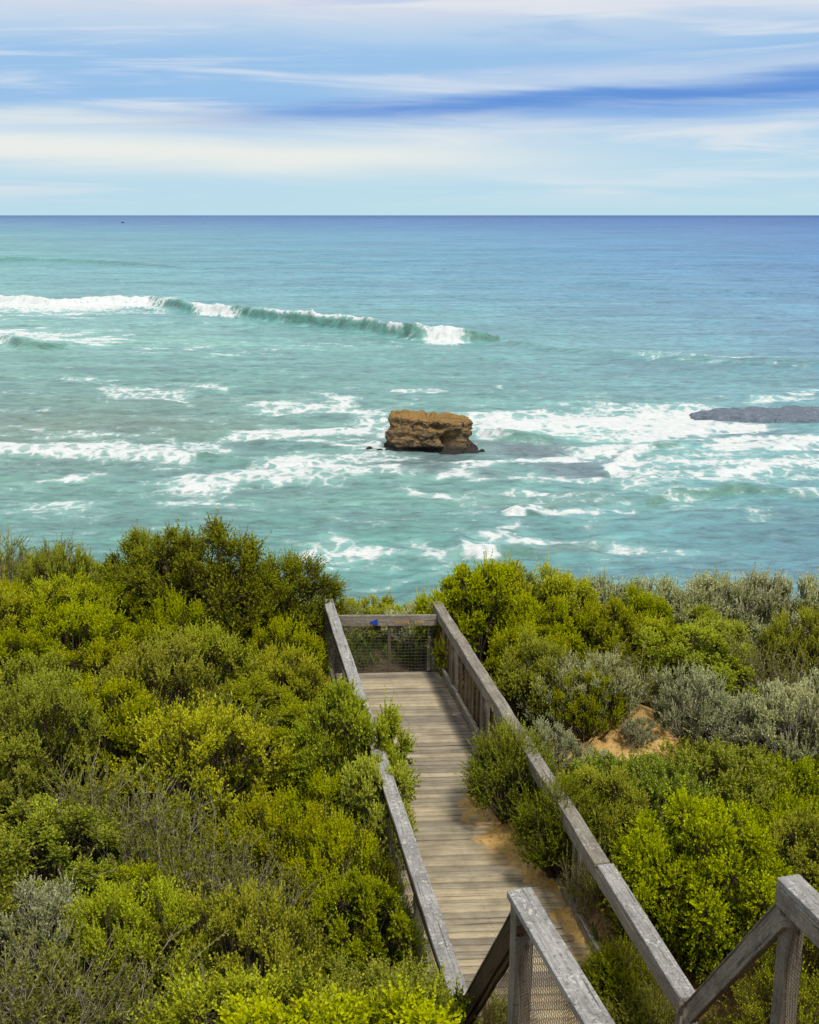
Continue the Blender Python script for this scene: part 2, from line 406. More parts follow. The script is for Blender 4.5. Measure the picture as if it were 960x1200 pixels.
# ------------------------------------------------------------------ boardwalk
def boardwalk():
    root = empty('boardwalk', W(0, 0, ZD - 0.2), 'weathered grey timber boardwalk with sand drifted over its right edge', 'boardwalk')
    ang = R(3.0)
    bx = Vector((math.cos(ang), math.sin(ang), 0)); by = Vector((-bx.y, bx.x, 0))
    pitch, bw, th = 0.104, 0.090, 0.035
    skew = bx.dot(U) / bx.dot(NRM)
    ds = pitch / abs(by.dot(U) - 0)            # step along the walk for one board
    ds = pitch / abs(U.dot(by))
    rr = random.Random(4)
    V, Qd, tone, dirt, edge_shade = [], [], [], [], []
    s0 = st(*P(460, 783, ZD)[:2])[0] + 0.02
    n = int((SEND + 0.75 - s0) / ds)
    R0 = Vector(root.location)
    for i in range(n):
        sc0 = s0 + (i + 0.5) * ds
        t0, t1 = 0.0, tright(sc0) - 0.03
        # middle line of the board from the left edge to the right edge
        slope = -(bx.dot(U)) / bx.dot(NRM)
        jl, jr = rr.uniform(-.012, .012), rr.uniform(-.012, .012)
        a = W(sc0, 0, 0) + bx * (0.0 + jl); L = (t1 - t0) / bx.dot(NRM) + jr
        # extend along bx
        tn = rr.uniform(0, 1) ** 1.2
        dz = rr.uniform(-.004, .004); tw = rr.uniform(-.004, .004)
        m = 14
        for j in range(m + 1):
            x = L * j / m
            for (yy, zz) in ((-bw / 2, -th), (bw / 2, -th), (bw / 2, -.004), (bw / 2 - .006, 0), (-bw / 2 + .006, 0), (-bw / 2, -.004)):
                p = a + bx * x + by * (yy + rr.uniform(-.001, .001))
                V.append((p.x, p.y, ZD + zz + dz + tw * (yy / bw)))
                s_, t_ = st(p.x, p.y); tr = tright(s_)
                tone.append(tn)
                d = 0.05 + 0.62 * sstep(-0.95, -0.45, t_ - tr) * sstep(4.0, 4.8, s_) * (1 - sstep(5.9, 6.7, s_)) + 0.55 * sstep(-0.5, -0.1, t_ - tr) * sstep(5.6, 6.4, s_) + 0.42 * sstep(7.4, 8.4, s_) * sstep(0.4, 1.0, t_)
                dirt.append(min(1.0, d))
                edge_shade.append(float(0.95 * sstep(-0.42, -0.16, t_ - tr) * (1 - sstep(3.2, 4.2, s_))))  # shadow of the right fence, painted along the far part of the deck
            if j:
                o = len(V) - 12
                for q in range(6):
                    Qd.append((o + q, o + (q + 1) % 6, o + 6 + (q + 1) % 6, o + 6 + q))
        o = len(V) - 6
    V = np.array(V)
    loc = W(s0, 0, ZD)
    # local frame: x along the boards, so the grain runs along them
    rot = Matrix((bx, by, Vector((0, 0, 1)))).transposed()
    Vl = (V - np.array(loc)) @ np.array(rot)
    me = mesh_np('decking', Vl, Qd, extra={'tone': tone, 'dirt': dirt, 'edge_shade': edge_shade})
    link('decking', me, M_deck, root, loc - R0, rot.to_quaternion())
    sv, sq = [], []
    for i in range(n):
        for t in (0.12, 0.5 * TR0, TR0 - 0.15):
            for e in (-.024, .024):
                c = W(s0 + (i + .5) * ds + e + rr.uniform(-.004, .004), t + rr.uniform(-.008, .008), ZD + .0052)
                c = c + bx * 0 ; o = len(sv); q = .0048
                sv += [(c.x + q * math.cos(a_), c.y + q * math.sin(a_), c.z) for a_ in (0, 1.047, 2.094, 3.1416, 4.189, 5.236)]
                sq += [(o, o + 1, o + 2, o + 3), (o, o + 3, o + 4, o + 5)]
    so = link('screw_heads', mesh_np('screw_heads', np.array(sv) - np.array(R0), sq), plain('screw_steel', (.035, .028, .022), .6, .3), root)
    so['kind'] = 'stuff'
    for t in (0.12, 0.5 * TR0, TR0 - 0.15):
        beam('bearer', W(s0 + 0.05, t, ZD - 0.045), W(SEND + 0.6, t, ZD - 0.045), 0.09, 0.12, M_dark, root)
    beam('edge_kerb', W(s0 + 0.02, tright(s0) - 0.01, ZD + 0.115), W(SR1 + 0.1, tright(SR1) - 0.01, ZD + 0.115), 0.05, 0.13, M_rail, root)
    beam('edge_kerb', W(s0 + 0.02, -0.03, ZD + 0.09), W(SEND + 0.1, -0.03, ZD + 0.09), 0.05, 0.11, M_rail, root)
boardwalk()

def gfl(v): return float(np.ravel(v)[0])
def gz(p): return float(np.ravel(ground(p.x, p.y))[0])

def fence_left():
    root = empty('handrail_fence', W(SEND * 0.5, 0, 17.9), 'grey lichen-spotted handrail along the left edge of the boardwalk, shrubs leaning over it', 'handrail fence')
    beam('top_rail', LF, LN, 0.15, 0.045, M_railw, root, 0.006, 0.005)
    o = NRM * -0.045
    beam('face_board', LF + o - U * 0.02 + Vector((0, 0, -0.048)), LN + o + U * 0.01 + Vector((0, 0, -0.048)), 0.04, 0.10, M_dark, root, 0.005)
    for s in (0.06, 1.9, 3.8, 5.7, 7.5, SEND - 0.1):
        b = W(s, 0.02, 0); b.z = 17.75
        post('post', b, W(s, 0.02, ZR - 0.05), 0.09, 0.07, M_post, root, U)
    wire_net('wire_mesh', W(0.1, -0.075), W(SEND - 0.15, -0.075), ZD + .06, ZR - .16, ZD + .06, ZR - .16, 0.05, 0.0016, M_wire, root, 3)

def fence_right():
    root = empty('handrail_fence', W(SEND * 0.5, TR0, 17.9), 'heavy grey handrail along the right edge of the boardwalk, on upright posts', 'handrail fence')
    # the rail is two lengths butted near the near end
    mid = RF.lerp(RN, 0.80)
    beam('top_rail', RF, mid + Vector((0, 0, 0.004)), 0.15, 0.045, M_rail, root, 0.007, 0.006)
    d = (RN - RF).normalized()
    beam('top_rail', mid + d * 0.012 + NRM * 0.015, RN + NRM * 0.01, 0.155, 0.045, M_railw, root, 0.007, 0.004)
    o = NRM * -0.05
    beam('face_board', RF + o + Vector((0, 0, -0.049)) + d * .01, RN + o + Vector((0, 0, -0.049)), 0.04, 0.12, M_rail, root, 0.006, 0.004)
    tops = ZR - 0.05
    for s, w in ((0.10, .10), (1.55, .10), (3.35, .11), (5.2, .10), (7.0, .10), (SR1 - 0.12, .10)):
        b = W(s, tright(s) + 0.03, 17.6); t = W(s, tright(s) + 0.03, tops)
        post('post', b, t, w, 0.08, M_post, root, U)
    for i, s in enumerate((0.45, 0.62, 0.85, 1.05, 1.25, 1.8, 2.05, 2.3, 2.5, 2.75, 2.95, 3.15, 3.6, 3.75)):
        rr = random.Random(i)
        b = W(s, tright(s) + 0.07, 17.7); t = W(s + rr.uniform(-.05, .05), tright(s) + 0.07, tops - rr.uniform(0.02, 0.12))
        post('stake', b, t, rr.uniform(.03, .05), rr.uniform(.03, .045), M_stake, root, U)
    # leaning brace at the far corner
    a = P(492.5, 784, ZD); c = P(503, 722, ZR - 0.16)
    post('brace', W(st(a.x, a.y)[0] + 0.10, TR0 - 0.20, ZD - 0.0), W(0.12, TR0 - 0.045, ZR - 0.10), 0.04, 0.07, M_rail, root, U)
    wire_net('wire_mesh', W(0.1, tright(0.1) + 0.0), W(SR1 - 0.15, tright(SR1) + 0.0), ZD + .12, ZR - .16, ZD + .12, ZR - .16, 0.05, 0.0017, M_rust, root, 5)

def barrier():
    s0 = st(*P(460, 783, ZD)[:2])[0] - 0.02
    root = empty('end_barrier', W(s0, TR0 * 0.5, 17.9), 'low timber barrier with a blue arrow across the seaward end of the boardwalk', 'barrier')
    yb = W(s0, 0).y
    def zat(py): # height on the barrier plane for an image row
        d = ray(450, py); return ZC + d[2] * yb / d[1]
    zt = zat(721)
    a = W(s0, -0.02, zt); b = W(s0, TR0 - 0.02, zt)
    b = Vector((b.x, a.y + 0.03, zt)); 
    rail = beam('cross_rail', a, b, 0.05, 0.17, M_rail, root, 0.006, 0.003)
    for t in (0.55,):
        post('post', Vector((a.x + t * (b.x - a.x), a.y + 0.05, 17.4)), Vector((a.x + t * (b.x - a.x), a.y + 0.05, zt - 0.02)), 0.05, 0.05, M_stake, root, Vector((0, 1, 0)))
    wire_net('wire_mesh', (a.x, a.y + 0.01), (b.x - 0.03, b.y + 0.01), ZD + .0, zt - .15, ZD + .0, zt - .15, 0.05, 0.0018, M_wire, root, 8)
    # blue arrow and yellow routed lettering on the camera-facing side
    Rl = np.array(root.location)
    fy = -0.0285
    def onface(px, py):
        d = ray(px, py); kx = (a.y + fy) / d[1]
        return np.array([d[0] * kx, a.y + fy, ZC + d[2] * kx])
    def prism(name, pts, mat, th=0.004):
        v0 = np.array([onface(*p) for p in pts]); v1 = v0 + np.array([0, 0.006, 0]); v0 = v0 - np.array([0, th, 0])
        n = len(pts); V = np.vstack([v0, v1]) - Rl
        bm = bmesh.new(); vs = [bm.verts.new(v) for v in V]
        bm.faces.new(vs[:n]); bm.faces.new(vs[n:][::-1])
        for i in range(n): bm.faces.new((vs[i], vs[n + i], vs[n + (i + 1) % n], vs[(i + 1) % n]))
        bmesh.ops.recalc_face_normals(bm, faces=bm.faces)
        me = bpy.data.meshes.new(name); bm.to_mesh(me); bm.free()
        return link(name, me, mat, root)
    arrow = tag(prism('arrow_sign', [(433.3, 729.3), (442.5, 725.6), (443.2, 728.0), (442.2, 729.4), (443.2, 730.6), (442.8, 733.0)], M_blue), 'blue arrow pointing left')
    def word(x, x_end, w, p, name):
        bm = bmesh.new(); rr = random.Random(int(x))
        def bar(x0, y0, x1, y1):
            bm.faces.new([bm.verts.new(onface(*q) - Rl - np.array([0, 0.003, 0])) for q in ((x0, y0), (x1, y0), (x1, y1), (x0, y1))])
        while x < x_end:
            bar(x, 727.2, x + .42, 730.6)
            if w > .5:
                bar(x + .42, 727.2, x + w - .3, 727.8)
                if rr.random() < .6: bar(x + w - .35, 727.3, x + w, 730.6)
                if rr.random() < .6: bar(x + .42, 728.7, x + w - .35, 729.2)
                if rr.random() < .5: bar(x + .42, 730.1, x + w - .35, 730.6)
            x += p
        me = bpy.data.meshes.new(name); bm.to_mesh(me); bm.free()
        return link(name, me, M_yell, root)
    subs = [word(462.8, 479, 1.35, 1.95, 'lettering'), word(486.5, 496.5, 1.25, 1.95, 'lettering'),
            prism('dot_mark', [(454.1, 728.2), (455.3, 728.2), (455.3, 730.0), (454.1, 730.0)], M_yell), arrow]
    inv = (Matrix.Translation(root.location) @ Matrix.Translation(rail.location) @ rail.rotation_quaternion.to_matrix().to_4x4()).inverted()
    for o in subs:
        o.parent = rail; o.matrix_parent_inverse = inv; o.location = Vector(root.location)
    return a, b
fence_left(); fence_right(); barrier()

# ---- flight of steps up from the near end, with its two stepped fences
ZU = 21.3
UL = P(611, 1046, ZU); UR = P(928, 1030, ZU)
VD = Vector((-346 / F, CP + 348 / F * SP, 0)).normalized()   # upper landing runs slightly more to the left
VN = Vector((VD.y, -VD.x, 0))
def upper_fence(top, foot, side, label, m_slope, m_rail):
    root = empty('stair_fence', (foot.x, foot.y, 18.0), label, 'stair fence')
    near = top - VD * 3.6
    out = VN * (-1 if side < 0 else 1)
    beam('top_rail', top + VD * 0.04, near, 0.145, 0.045, m_rail, root, 0.007, 0.004)
    fh = 0.03 if side < 0 else 0.12
    fo = VN * (-0.05 if side > 0 else 0.0)
    beam('face_board', top + VD * 0.03 + fo + Vector((0, 0, -0.049)), near + fo + Vector((0, 0, -0.049)), 0.04 if side > 0 else 0.07, fh, M_rail, root, 0.005)
    pb = top - VD * 0.02 + VN * (0.0 if side < 0 else 0.02)
    post('post', (pb.x, pb.y, gz(pb) - 0.3), (pb.x, pb.y, ZU - (0.085 if side < 0 else 0.05)), 0.11, 0.10, M_post, root, VD)
    for dz in (-.20, -.30):
        bm = bmesh.new(); bmesh.ops.create_cone(bm, cap_ends=True, segments=8, radius1=.014, radius2=.011, depth=.014)
        me = bpy.data.meshes.new('bolt'); bm.to_mesh(me); bm.free()
        link('bolt', me, M_wire, root, Vector((pb.x, pb.y, ZU + dz)) - VD * .058 + VN * .02 - Vector(root.location), VD.to_track_quat('Z', 'Y'))
    nb = near + VD * 0.3
    post('post', (nb.x, nb.y, gz(nb) - 0.3), (nb.x, nb.y, ZU - 0.09), 0.10, 0.10, M_post, root, VD)
    # sloping rail down to the walk's handrail
    lo = Vector(foot) + Vector((0, 0, -0.005)); hi = Vector((pb.x, pb.y, ZU - (0.10 if side < 0 else 0.175))) + VN * (-0.02 if side < 0 else -0.05) + VD * (0.02 if side < 0 else 0.055)
    beam('slope_rail', lo, hi, 0.045, 0.14, m_slope, root, 0.005, 0.003)
    beam('slope_cap', lo + Vector((0, 0, .012)), hi + Vector((0, 0, .012)), 0.06, 0.012, M_rail, root, 0.003, 0.002)
    fb = Vector(foot); post('post', (fb.x, fb.y - .05, gz(fb) - 0.3), (fb.x, fb.y - .05, ZR - 0.15), 0.09, 0.09, M_post, root, VD)
    wire_net('wire_mesh', pb + VN * (-.03), near, ZU - 1.12, ZU - 0.10, ZU - 1.12, ZU - .10, 0.024, 0.0016, M_rust, root, 11 + side)
    wire_net('slope_mesh', lo + VN * (-.0), hi, ZR - 1.0, ZR - .14, hi.z - 1.0, hi.z - .14, 0.024, 0.0016, M_rust, root, 14 + side)
    if side < 0:
        beam('mesh_batten', lo + Vector((0, 0, -.26)) + VN * -.01, hi + Vector((0, 0, -.26)) + VN * -.01, 0.025, 0.03, M_dark, root, 0.004)
upper_fence(UL, LN + Vector((0, 0, -0.03)) - U * .03, -1, 'left stair fence with a pale post and dark sloping rail over rusty mesh', M_dark, M_railw)
upper_fence(UR, RN + Vector((0, 0, -0.03)) - U * .03, 1, 'right stair fence with a grey sloping rail and stout squared rail end', M_rail, M_railw)

# ------------------------------------------------------------------ shrubs
def tube_np(paths, radii, sides=4):
    V, Qd, off = [], [], 0
    for pts, rad in zip(paths, radii):
        pts = np.asarray(pts); n = len(pts)
        t = np.gradient(pts, axis=0); t /= np.linalg.norm(t, axis=1)[:, None] + 1e-9
        ref = np.where(np.abs(t[:, 2:3]) < 0.9, np.array([[0, 0, 1.0]]), np.array([[1.0, 0, 0]]))
        a = np.cross(t, ref); a /= np.linalg.norm(a, axis=1)[:, None] + 1e-9
        b = np.cross(t, a)
        rad = np.asarray(rad)[:, None]
        for kk in range(sides):
            th = 2 * math.pi * kk / sides
            V.append(pts + rad * (math.cos(th) * a + math.sin(th) * b))
        idx = off + np.arange(sides * n).reshape(sides, n)
        for kk in range(sides):
            i0, i1 = idx[kk], idx[(kk + 1) % sides]
            Qd.append(np.stack([i0[:-1], i1[:-1], i1[1:], i0[1:]], -1))
        off += sides * n
    return np.vstack(V), np.vstack(Qd)

def norm(v): return v / (np.linalg.norm(v, axis=-1, keepdims=True) + 1e-9)

def make_shrub(seed, rx, ry, h, clumps, clump_r, shoots, leaves, L, Wd, pal, upright=0.5, spread=0.7, open_=0.0, lean=45, low=0.12, twigs=0.0, taper=0.4, flat=0.0, tmin=.2, jit=.5, core=.25):
    """foliage and branch meshes of one shrub. pal = (shade leaf, middle leaf, tip leaf), linear colours"""
    r = np.random.RandomState(seed)
    i = np.arange(clumps) + 0.5
    up = 1 - i / clumps * (1 + low * 1.6)                        # from the crown's top down past its widest line
    az = i * 2.39996 + r.uniform(-.5, .5, clumps)
    rad = np.sqrt(np.clip(1 - up ** 2, 0, 1))
    d = np.stack([rad * np.cos(az), rad * np.sin(az), up], -1) + r.normal(0, .08, (clumps, 3))
    d = norm(d)
    lump = 0.72 + 0.5 * fbm(d[:, 0] * 1.7 + 5 + seed, d[:, 1] * 1.7 + 5, d[:, 2] * 1.7 + 5, 3, seed)
    lump *= r.uniform(0.86, 1.06, clumps)
    inner = r.rand(clumps) < 0.16
    lump = np.where(inner, lump * 0.6, lump)
    zc = 0.38 * h
    c = d * np.array([rx - clump_r * .5, ry - clump_r * .5, 0]) * lump[:, None]
    zz = np.where(d[:, 2] > 0, d[:, 2] * (h - zc - clump_r * .4), d[:, 2] * zc * 0.9) * lump
    c[:, 2] = zc + zz * (1 - flat * 0.3)
    # shoots
    ns = clumps * shoots
    ci = np.repeat(np.arange(clumps), shoots)
    outd = norm(d * np.array([1, 1, .6]))[ci]
    sd = norm(outd * spread + np.array([0, 0, upright]) + r.normal(0, jit, (ns, 3)))
    so = c[ci] + r.normal(0, clump_r * core, (ns, 3)) - sd * clump_r * .35
    cs = r.uniform(.72, 1.25, clumps)[ci]
    sl = clump_r * cs * np.where(r.rand(ns) < (.03 if tmin > .6 else .07), r.uniform(1.1, 1.4, ns), r.uniform(.84, 1.04, ns)) * (1 if tmin > .4 else r.uniform(.8, 1.15, ns))
    bend = r.normal(0, .18, (ns, 3)) + np.array([0, 0, .15 * upright])
    # leaves
    nl = ns * leaves
    si = np.repeat(np.arange(ns), leaves)
    t = np.tile((np.arange(leaves) + .5) / leaves, ns) + r.uniform(-.04, .04, nl)
    t = tmin + (1 - tmin) * np.clip(t, 0, 1) ** .8
    pos = so[si] + sd[si] * (sl[si] * t)[:, None] + bend[si] * (sl[si] * t * t)[:, None]
    ax = norm(sd[si] + 2 * bend[si] * t[:, None])
    rv = norm(np.cross(ax, np.array([.31, .17, .93])))
    rw = np.cross(ax, rv)
    phi = np.tile(np.arange(leaves) * 2.4, ns) + r.uniform(0, .7, nl) + np.repeat(r.uniform(0, 6.28, ns), leaves)
    radial = rv * np.cos(phi)[:, None] + rw * np.sin(phi)[:, None]
    ang = np.radians(lean * (1.25 - 0.75 * t)) + r.normal(0, .18, nl)
    ld = norm(ax * np.cos(ang)[:, None] + radial * np.sin(ang)[:, None] + np.array([0, 0, .08]))
    side = norm(np.cross(ld, ax + radial * .2 + r.normal(0, .25, (nl, 3))))
    nrm_ = np.cross(side, ld)
    ll = L * r.uniform(.7, 1.2, nl) * (1 - taper * t ** 3); ww = Wd * r.uniform(.8, 1.2, nl) * (1 - taper * .7 * t ** 3)
    p0 = pos; p2 = pos + ld * ll[:, None] - nrm_ * (ll * .10)[:, None]
    mid = pos + ld * (ll * .52)[:, None] + nrm_ * (ll * .05)[:, None]
    V = np.stack([p0, mid + side * (ww / 2)[:, None], p2, mid - side * (ww / 2)[:, None]], 1).reshape(-1, 3)
    Qd = np.arange(nl * 4).reshape(-1, 4)
    pal = np.asarray(pal)
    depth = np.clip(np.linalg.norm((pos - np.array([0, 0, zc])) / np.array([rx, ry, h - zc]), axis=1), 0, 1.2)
    f = np.clip(0.05 + 0.60 * t + (depth - .85) * .8 + .30 * sd[si][:, 2] + .18 * d[ci][si][:, 2] + r.normal(0, .19, nl) + np.repeat(np.repeat(r.normal(0, .12, clumps), shoots), leaves), 0, 1)  # young tips paler, plus painted shading: darker inside and low, brighter on top
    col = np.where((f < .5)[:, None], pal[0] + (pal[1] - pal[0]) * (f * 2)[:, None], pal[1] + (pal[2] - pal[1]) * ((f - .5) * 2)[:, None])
    dead = r.rand(nl) < 0.012
    col = np.where(dead[:, None], np.array([.20, .11, .03]), col)
    col = col * r.uniform(.85, 1.15, (nl, 1))
    keep = V[:, 2].reshape(-1, 4).min(1) > -0.05
    idx = np.repeat(keep, 4)
    V = V[idx]; col = np.repeat(col, 4, 0)[idx]
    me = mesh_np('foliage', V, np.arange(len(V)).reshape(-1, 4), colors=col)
    # branches: base -> fork -> clump centre, and the shoots that show
    paths, radii = [], []
    for j in range(clumps):
        b0 = np.array([r.normal(0, .05), r.normal(0, .05), -.1])
        e = c[j]
        m1 = b0 * .55 + e * .45 + r.normal(0, .05, 3) * h; m1[2] = max(m1[2] * .8, 0.02)
        n = 5
        tt = np.linspace(0, 1, n)[:, None]
        pts = (1 - tt) ** 2 * b0 + 2 * tt * (1 - tt) * m1 + tt ** 2 * e
        paths.append(pts); radii.append(np.linspace(.016, .005, n) * (0.7 + .5 * h))
    nt = int(ns * min(1.0, .3 + twigs))
    for j in r.permutation(ns)[:nt]:
        tt = np.linspace(0, 1.0, 3)[:, None]
        paths.append(so[j] + sd[j] * sl[j] * tt + bend[j] * sl[j] * tt ** 2); radii.append([.0042, .003, .0014])
    Vb, Qb = tube_np(paths, radii, 3)
    mb = mesh_np('branches', Vb, Qb)
    return me, mb

def make_twiggy(seed, rx, h, n, pal, leafy=0.3, L=0.03, spread=0.9):
    """a dry shrub: many forked grey twigs with few small leaves"""
    r = np.random.RandomState(seed)
    paths, radii, tips, tdir = [], [], [], []
    for j in range(n):
        az = r.uniform(0, 6.28); b0 = np.array([r.normal(0, rx * .35), r.normal(0, rx * .35), -.05])
        d0 = norm(np.array([math.cos(az) * spread * r.uniform(.1, 1), math.sin(az) * spread * r.uniform(.1, 1), 1.0]))
        Ls = h * r.uniform(.6, 1.1)
        cur = r.normal(0, .18, 3) * [1, 1, .3]
        tt = np.linspace(0, 1, 6)[:, None]
        pts = b0 + d0 * Ls * tt + cur * Ls * tt ** 2 + r.normal(0, .008, (6, 3))
        paths.append(pts); radii.append(np.linspace(.0075, .002, 6))
        for q in range(6):
            a = r.uniform(.3, .95); k0 = b0 + d0 * Ls * a + cur * Ls * a * a
            dd = norm(d0 + r.normal(0, .45, 3)); l2 = Ls * r.uniform(.15, .42)
            t2 = np.linspace(0, 1, 4)[:, None]
            pp = k0 + dd * l2 * t2 + r.normal(0, .1, 3) * l2 * t2 ** 2
            paths.append(pp); radii.append(np.linspace(.0036, .0014, 4)); tips.append(pp); tdir.append(dd)
    Vb, Qb = tube_np(paths, radii, 3)
    mb = mesh_np('branches', Vb, Qb)
    nl = int(len(tips) * 14 * leafy)
    ti = r.randint(0, len(tips), nl); f = r.uniform(0.1, 1, nl)
    tp = np.array(tips); a0 = tp[ti, 1]; a1 = tp[ti, 3]
    pos = a0 + (a1 - a0) * f[:, None]
    ld = norm(np.array(tdir)[ti] + r.normal(0, .6, (nl, 3))); side = norm(np.cross(ld, r.normal(0, 1, (nl, 3))))
    ll = L * r.uniform(.6, 1.2, nl)[:, None]
    V = np.stack([pos, pos + ld * ll * .5 + side * ll * .2, pos + ld * ll, pos + ld * ll * .5 - side * ll * .2], 1).reshape(-1, 3)
    pal = np.asarray(pal); g = r.rand(nl)[:, None]
    me = mesh_np('foliage', V, np.arange(len(V)).reshape(-1, 4), colors=np.repeat(pal[0] + (pal[2] - pal[0]) * g, 4, 0))
    return me, mb

OLIVE = ((.011, .017, .001), (.100, .120, .002), (.420, .435, .005))
BRIGHT = ((.011, .020, .001), (.112, .140, .002), (.430, .455, .008))
GREYG = ((.034, .044, .012), (.185, .210, .075), (.530, .545, .270))
TEA = ((.011, .017, .001), (.076, .096, .003), (.270, .290, .007))
FEATH = ((.016, .031, .002), (.096, .126, .003), (.310, .335, .007))
LOWC = ((.012, .026, .001), (.105, .146, .002), (.350, .405, .006))
DRYL = ((.060, .068, .010), (.15, .16, .015), (.34, .34, .025))
protos = {}
def add(kind, mesh, mleaf, mbark):
    mesh[0].materials.append(mleaf); mesh[1].materials.append(mbark); protos.setdefault(kind, []).append(mesh)
for q in range(3):
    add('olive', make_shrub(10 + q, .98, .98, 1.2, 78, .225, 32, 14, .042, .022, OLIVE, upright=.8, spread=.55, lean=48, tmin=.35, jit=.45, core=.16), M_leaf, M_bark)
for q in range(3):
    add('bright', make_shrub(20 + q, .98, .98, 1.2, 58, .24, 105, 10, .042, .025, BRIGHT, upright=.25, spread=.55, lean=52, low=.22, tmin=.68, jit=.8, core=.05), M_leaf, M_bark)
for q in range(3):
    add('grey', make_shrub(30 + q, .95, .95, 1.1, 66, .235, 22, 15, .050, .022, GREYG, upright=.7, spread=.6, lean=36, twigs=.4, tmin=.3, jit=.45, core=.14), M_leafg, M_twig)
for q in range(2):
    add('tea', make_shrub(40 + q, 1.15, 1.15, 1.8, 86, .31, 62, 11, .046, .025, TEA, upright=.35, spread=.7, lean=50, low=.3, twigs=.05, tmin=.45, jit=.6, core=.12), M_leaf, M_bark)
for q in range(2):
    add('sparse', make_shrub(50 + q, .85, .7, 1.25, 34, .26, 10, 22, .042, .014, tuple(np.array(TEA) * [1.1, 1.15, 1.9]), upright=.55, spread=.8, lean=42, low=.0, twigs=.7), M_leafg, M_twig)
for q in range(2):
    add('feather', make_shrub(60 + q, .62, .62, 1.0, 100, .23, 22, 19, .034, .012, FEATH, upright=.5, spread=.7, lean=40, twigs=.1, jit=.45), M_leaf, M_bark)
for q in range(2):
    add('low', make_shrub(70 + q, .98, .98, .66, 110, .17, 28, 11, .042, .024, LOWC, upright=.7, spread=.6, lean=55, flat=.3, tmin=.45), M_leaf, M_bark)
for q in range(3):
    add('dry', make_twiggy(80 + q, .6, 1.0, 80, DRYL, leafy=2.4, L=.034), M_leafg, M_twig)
DIM = {'olive': (.95, 1.15), 'bright': (.95, 1.15), 'grey': (.9, 1.0), 'tea': (1.1, 1.7), 'sparse': (.85, 1.25), 'feather': (.62, .95), 'low': (.95, .62), 'dry': (.75, .95)}
NAME = {'olive': 'olive_shrub', 'bright': 'bushy_shrub', 'grey': 'grey_shrub', 'tea': 'tall_shrub', 'sparse': 'straggly_shrub', 'feather': 'feathery_shrub', 'low': 'low_shrub', 'dry': 'twiggy_shrub'}
LOOK = {'olive': 'olive upright shrub', 'bright': 'bright rounded shrub', 'grey': 'silvery grey shrub', 'tea': 'tall dark shrub',
        'sparse': 'straggly twiggy shrub', 'feather': 'feathery fine-leaved shrub', 'low': 'low glossy shrub', 'dry': 'dry grey shrub'}

plants = []      # dicts: kind, x, y, sx, sz, label
def spot(px, py, hgt):
    """the place where a shrub of this height shows its crown at a pixel"""
    d = ray(px, py)
    y = np.arange(3.2, 26, 0.03); kk = y / d[1]
    hit = np.nonzero(ZC + d[2] * kk <= ground(d[0] * kk, y) + hgt * 0.72)[0]
    return (d[0] * kk[hit[0]], y[hit[0]]) if len(hit) else None
def put(kind, px, py, sx, sz, label=None, y=None):
    r0, h0 = DIM[kind]
    if y is None:
        q = spot(px, py, h0 * sz)
        if q is None: return
        x, yy = q
    else:
        d = ray(px, py); x, yy = d[0] * y / d[1], y
    plants.append(dict(kind=kind, x=x, y=yy, sx=sx, sz=sz, label=label, fixed=True))

# the shrubs one can pick out, from the sea side towards the viewer
put('tea', 245, 640, 1.18, 1.30, 'tallest dark green shrub, its rounded crown against the sea left of the barrier', y=16.4)
put('tea', 328, 672, .95, 1.05, 'dark green shrub leaning out over the sea beside the tallest crown', y=16.6)
put('tea', 172, 655, .85, 1.05, 'dark green shrub on the seaward side of the tallest crown, further left', y=17.2)
put('sparse', 62, 640, .95, 1.05, 'straggly grey-leaved shrub with bare twigs standing out against the sea at left', y=17.2)
put('sparse', -5, 640, .9, 1.1, 'straggly twiggy shrub cut by the left edge, against the sea', y=17.0)
put('bright', 432, 850, .78, 1.46, 'bright shrub spilling over the left handrail onto the boardwalk')
put('bright', 428, 935, .60, 1.22, 'small bright yellow-green bush by the left handrail, just below the overhanging shrub')
put('bright', 50, 985, .85, .75, 'spreading bright green shrub with dark hollow under it at the left edge')
put('bright', 145, 1060, .75, .65, 'flat-topped bright green shrub above the silvery bush at left')
put('grey', 38, 1085, .62, .75, 'silvery green bush in the lower left corner above dry twigs')
put('dry', 30, 1165, .9, .9, 'bare grey twiggy bush in the bottom left corner')
put('dry', 110, 1175, .95, .85, 'bare grey twiggy bush at the bottom, second from the left corner')
put('dry', 185, 1195, .85, .75, 'bare grey twiggy bush at the bottom, third from the left corner')
for i, (px, py) in enumerate(((90, 935), (165, 965), (215, 1000), (285, 1045), (350, 1075), (260, 862), (420, 1000))):
    put('dry', px, py, .85, 1.05, 'dry grey shrub of the diagonal band in the left thicket, %s' % ('first and uppermost', 'second from the top', 'third from the top', 'fourth from the top', 'lowest', 'apart above it', 'apart near handrail')[i])
put('bright', 560, 672, 1.0, 1.5, 'big rounded bright shrub beside the seaward end of the right handrail', y=16.6)
put('bright', 655, 690, 1.0, 1.42, 'big bright shrub against the sea, just right of the handrail-end one', y=16.8)
put('olive', 690, 812, .5, .75, 'small olive shrub between the silvery ones above the sand patch')
put('bright', 628, 782, .62, 1.05, 'bright bush pressed against the right handrail, nearer than the midway one')
put('bright', 640, 742, .78, 1.2, 'bright yellow-green bush midway along the right handrail')
put('bright', 700, 742, .65, .95, 'bright bush at the left end of the row across the right thicket')
put('bright', 765, 752, .75, .95, 'bright bush in the middle of the row across the right thicket')
put('bright', 835, 752, .72, .95, 'bright bush at the right end of the row across the right thicket')
put('bright', 905, 728, .42, .85, 'small pointed bright bush among silvery shrubs near the right edge')
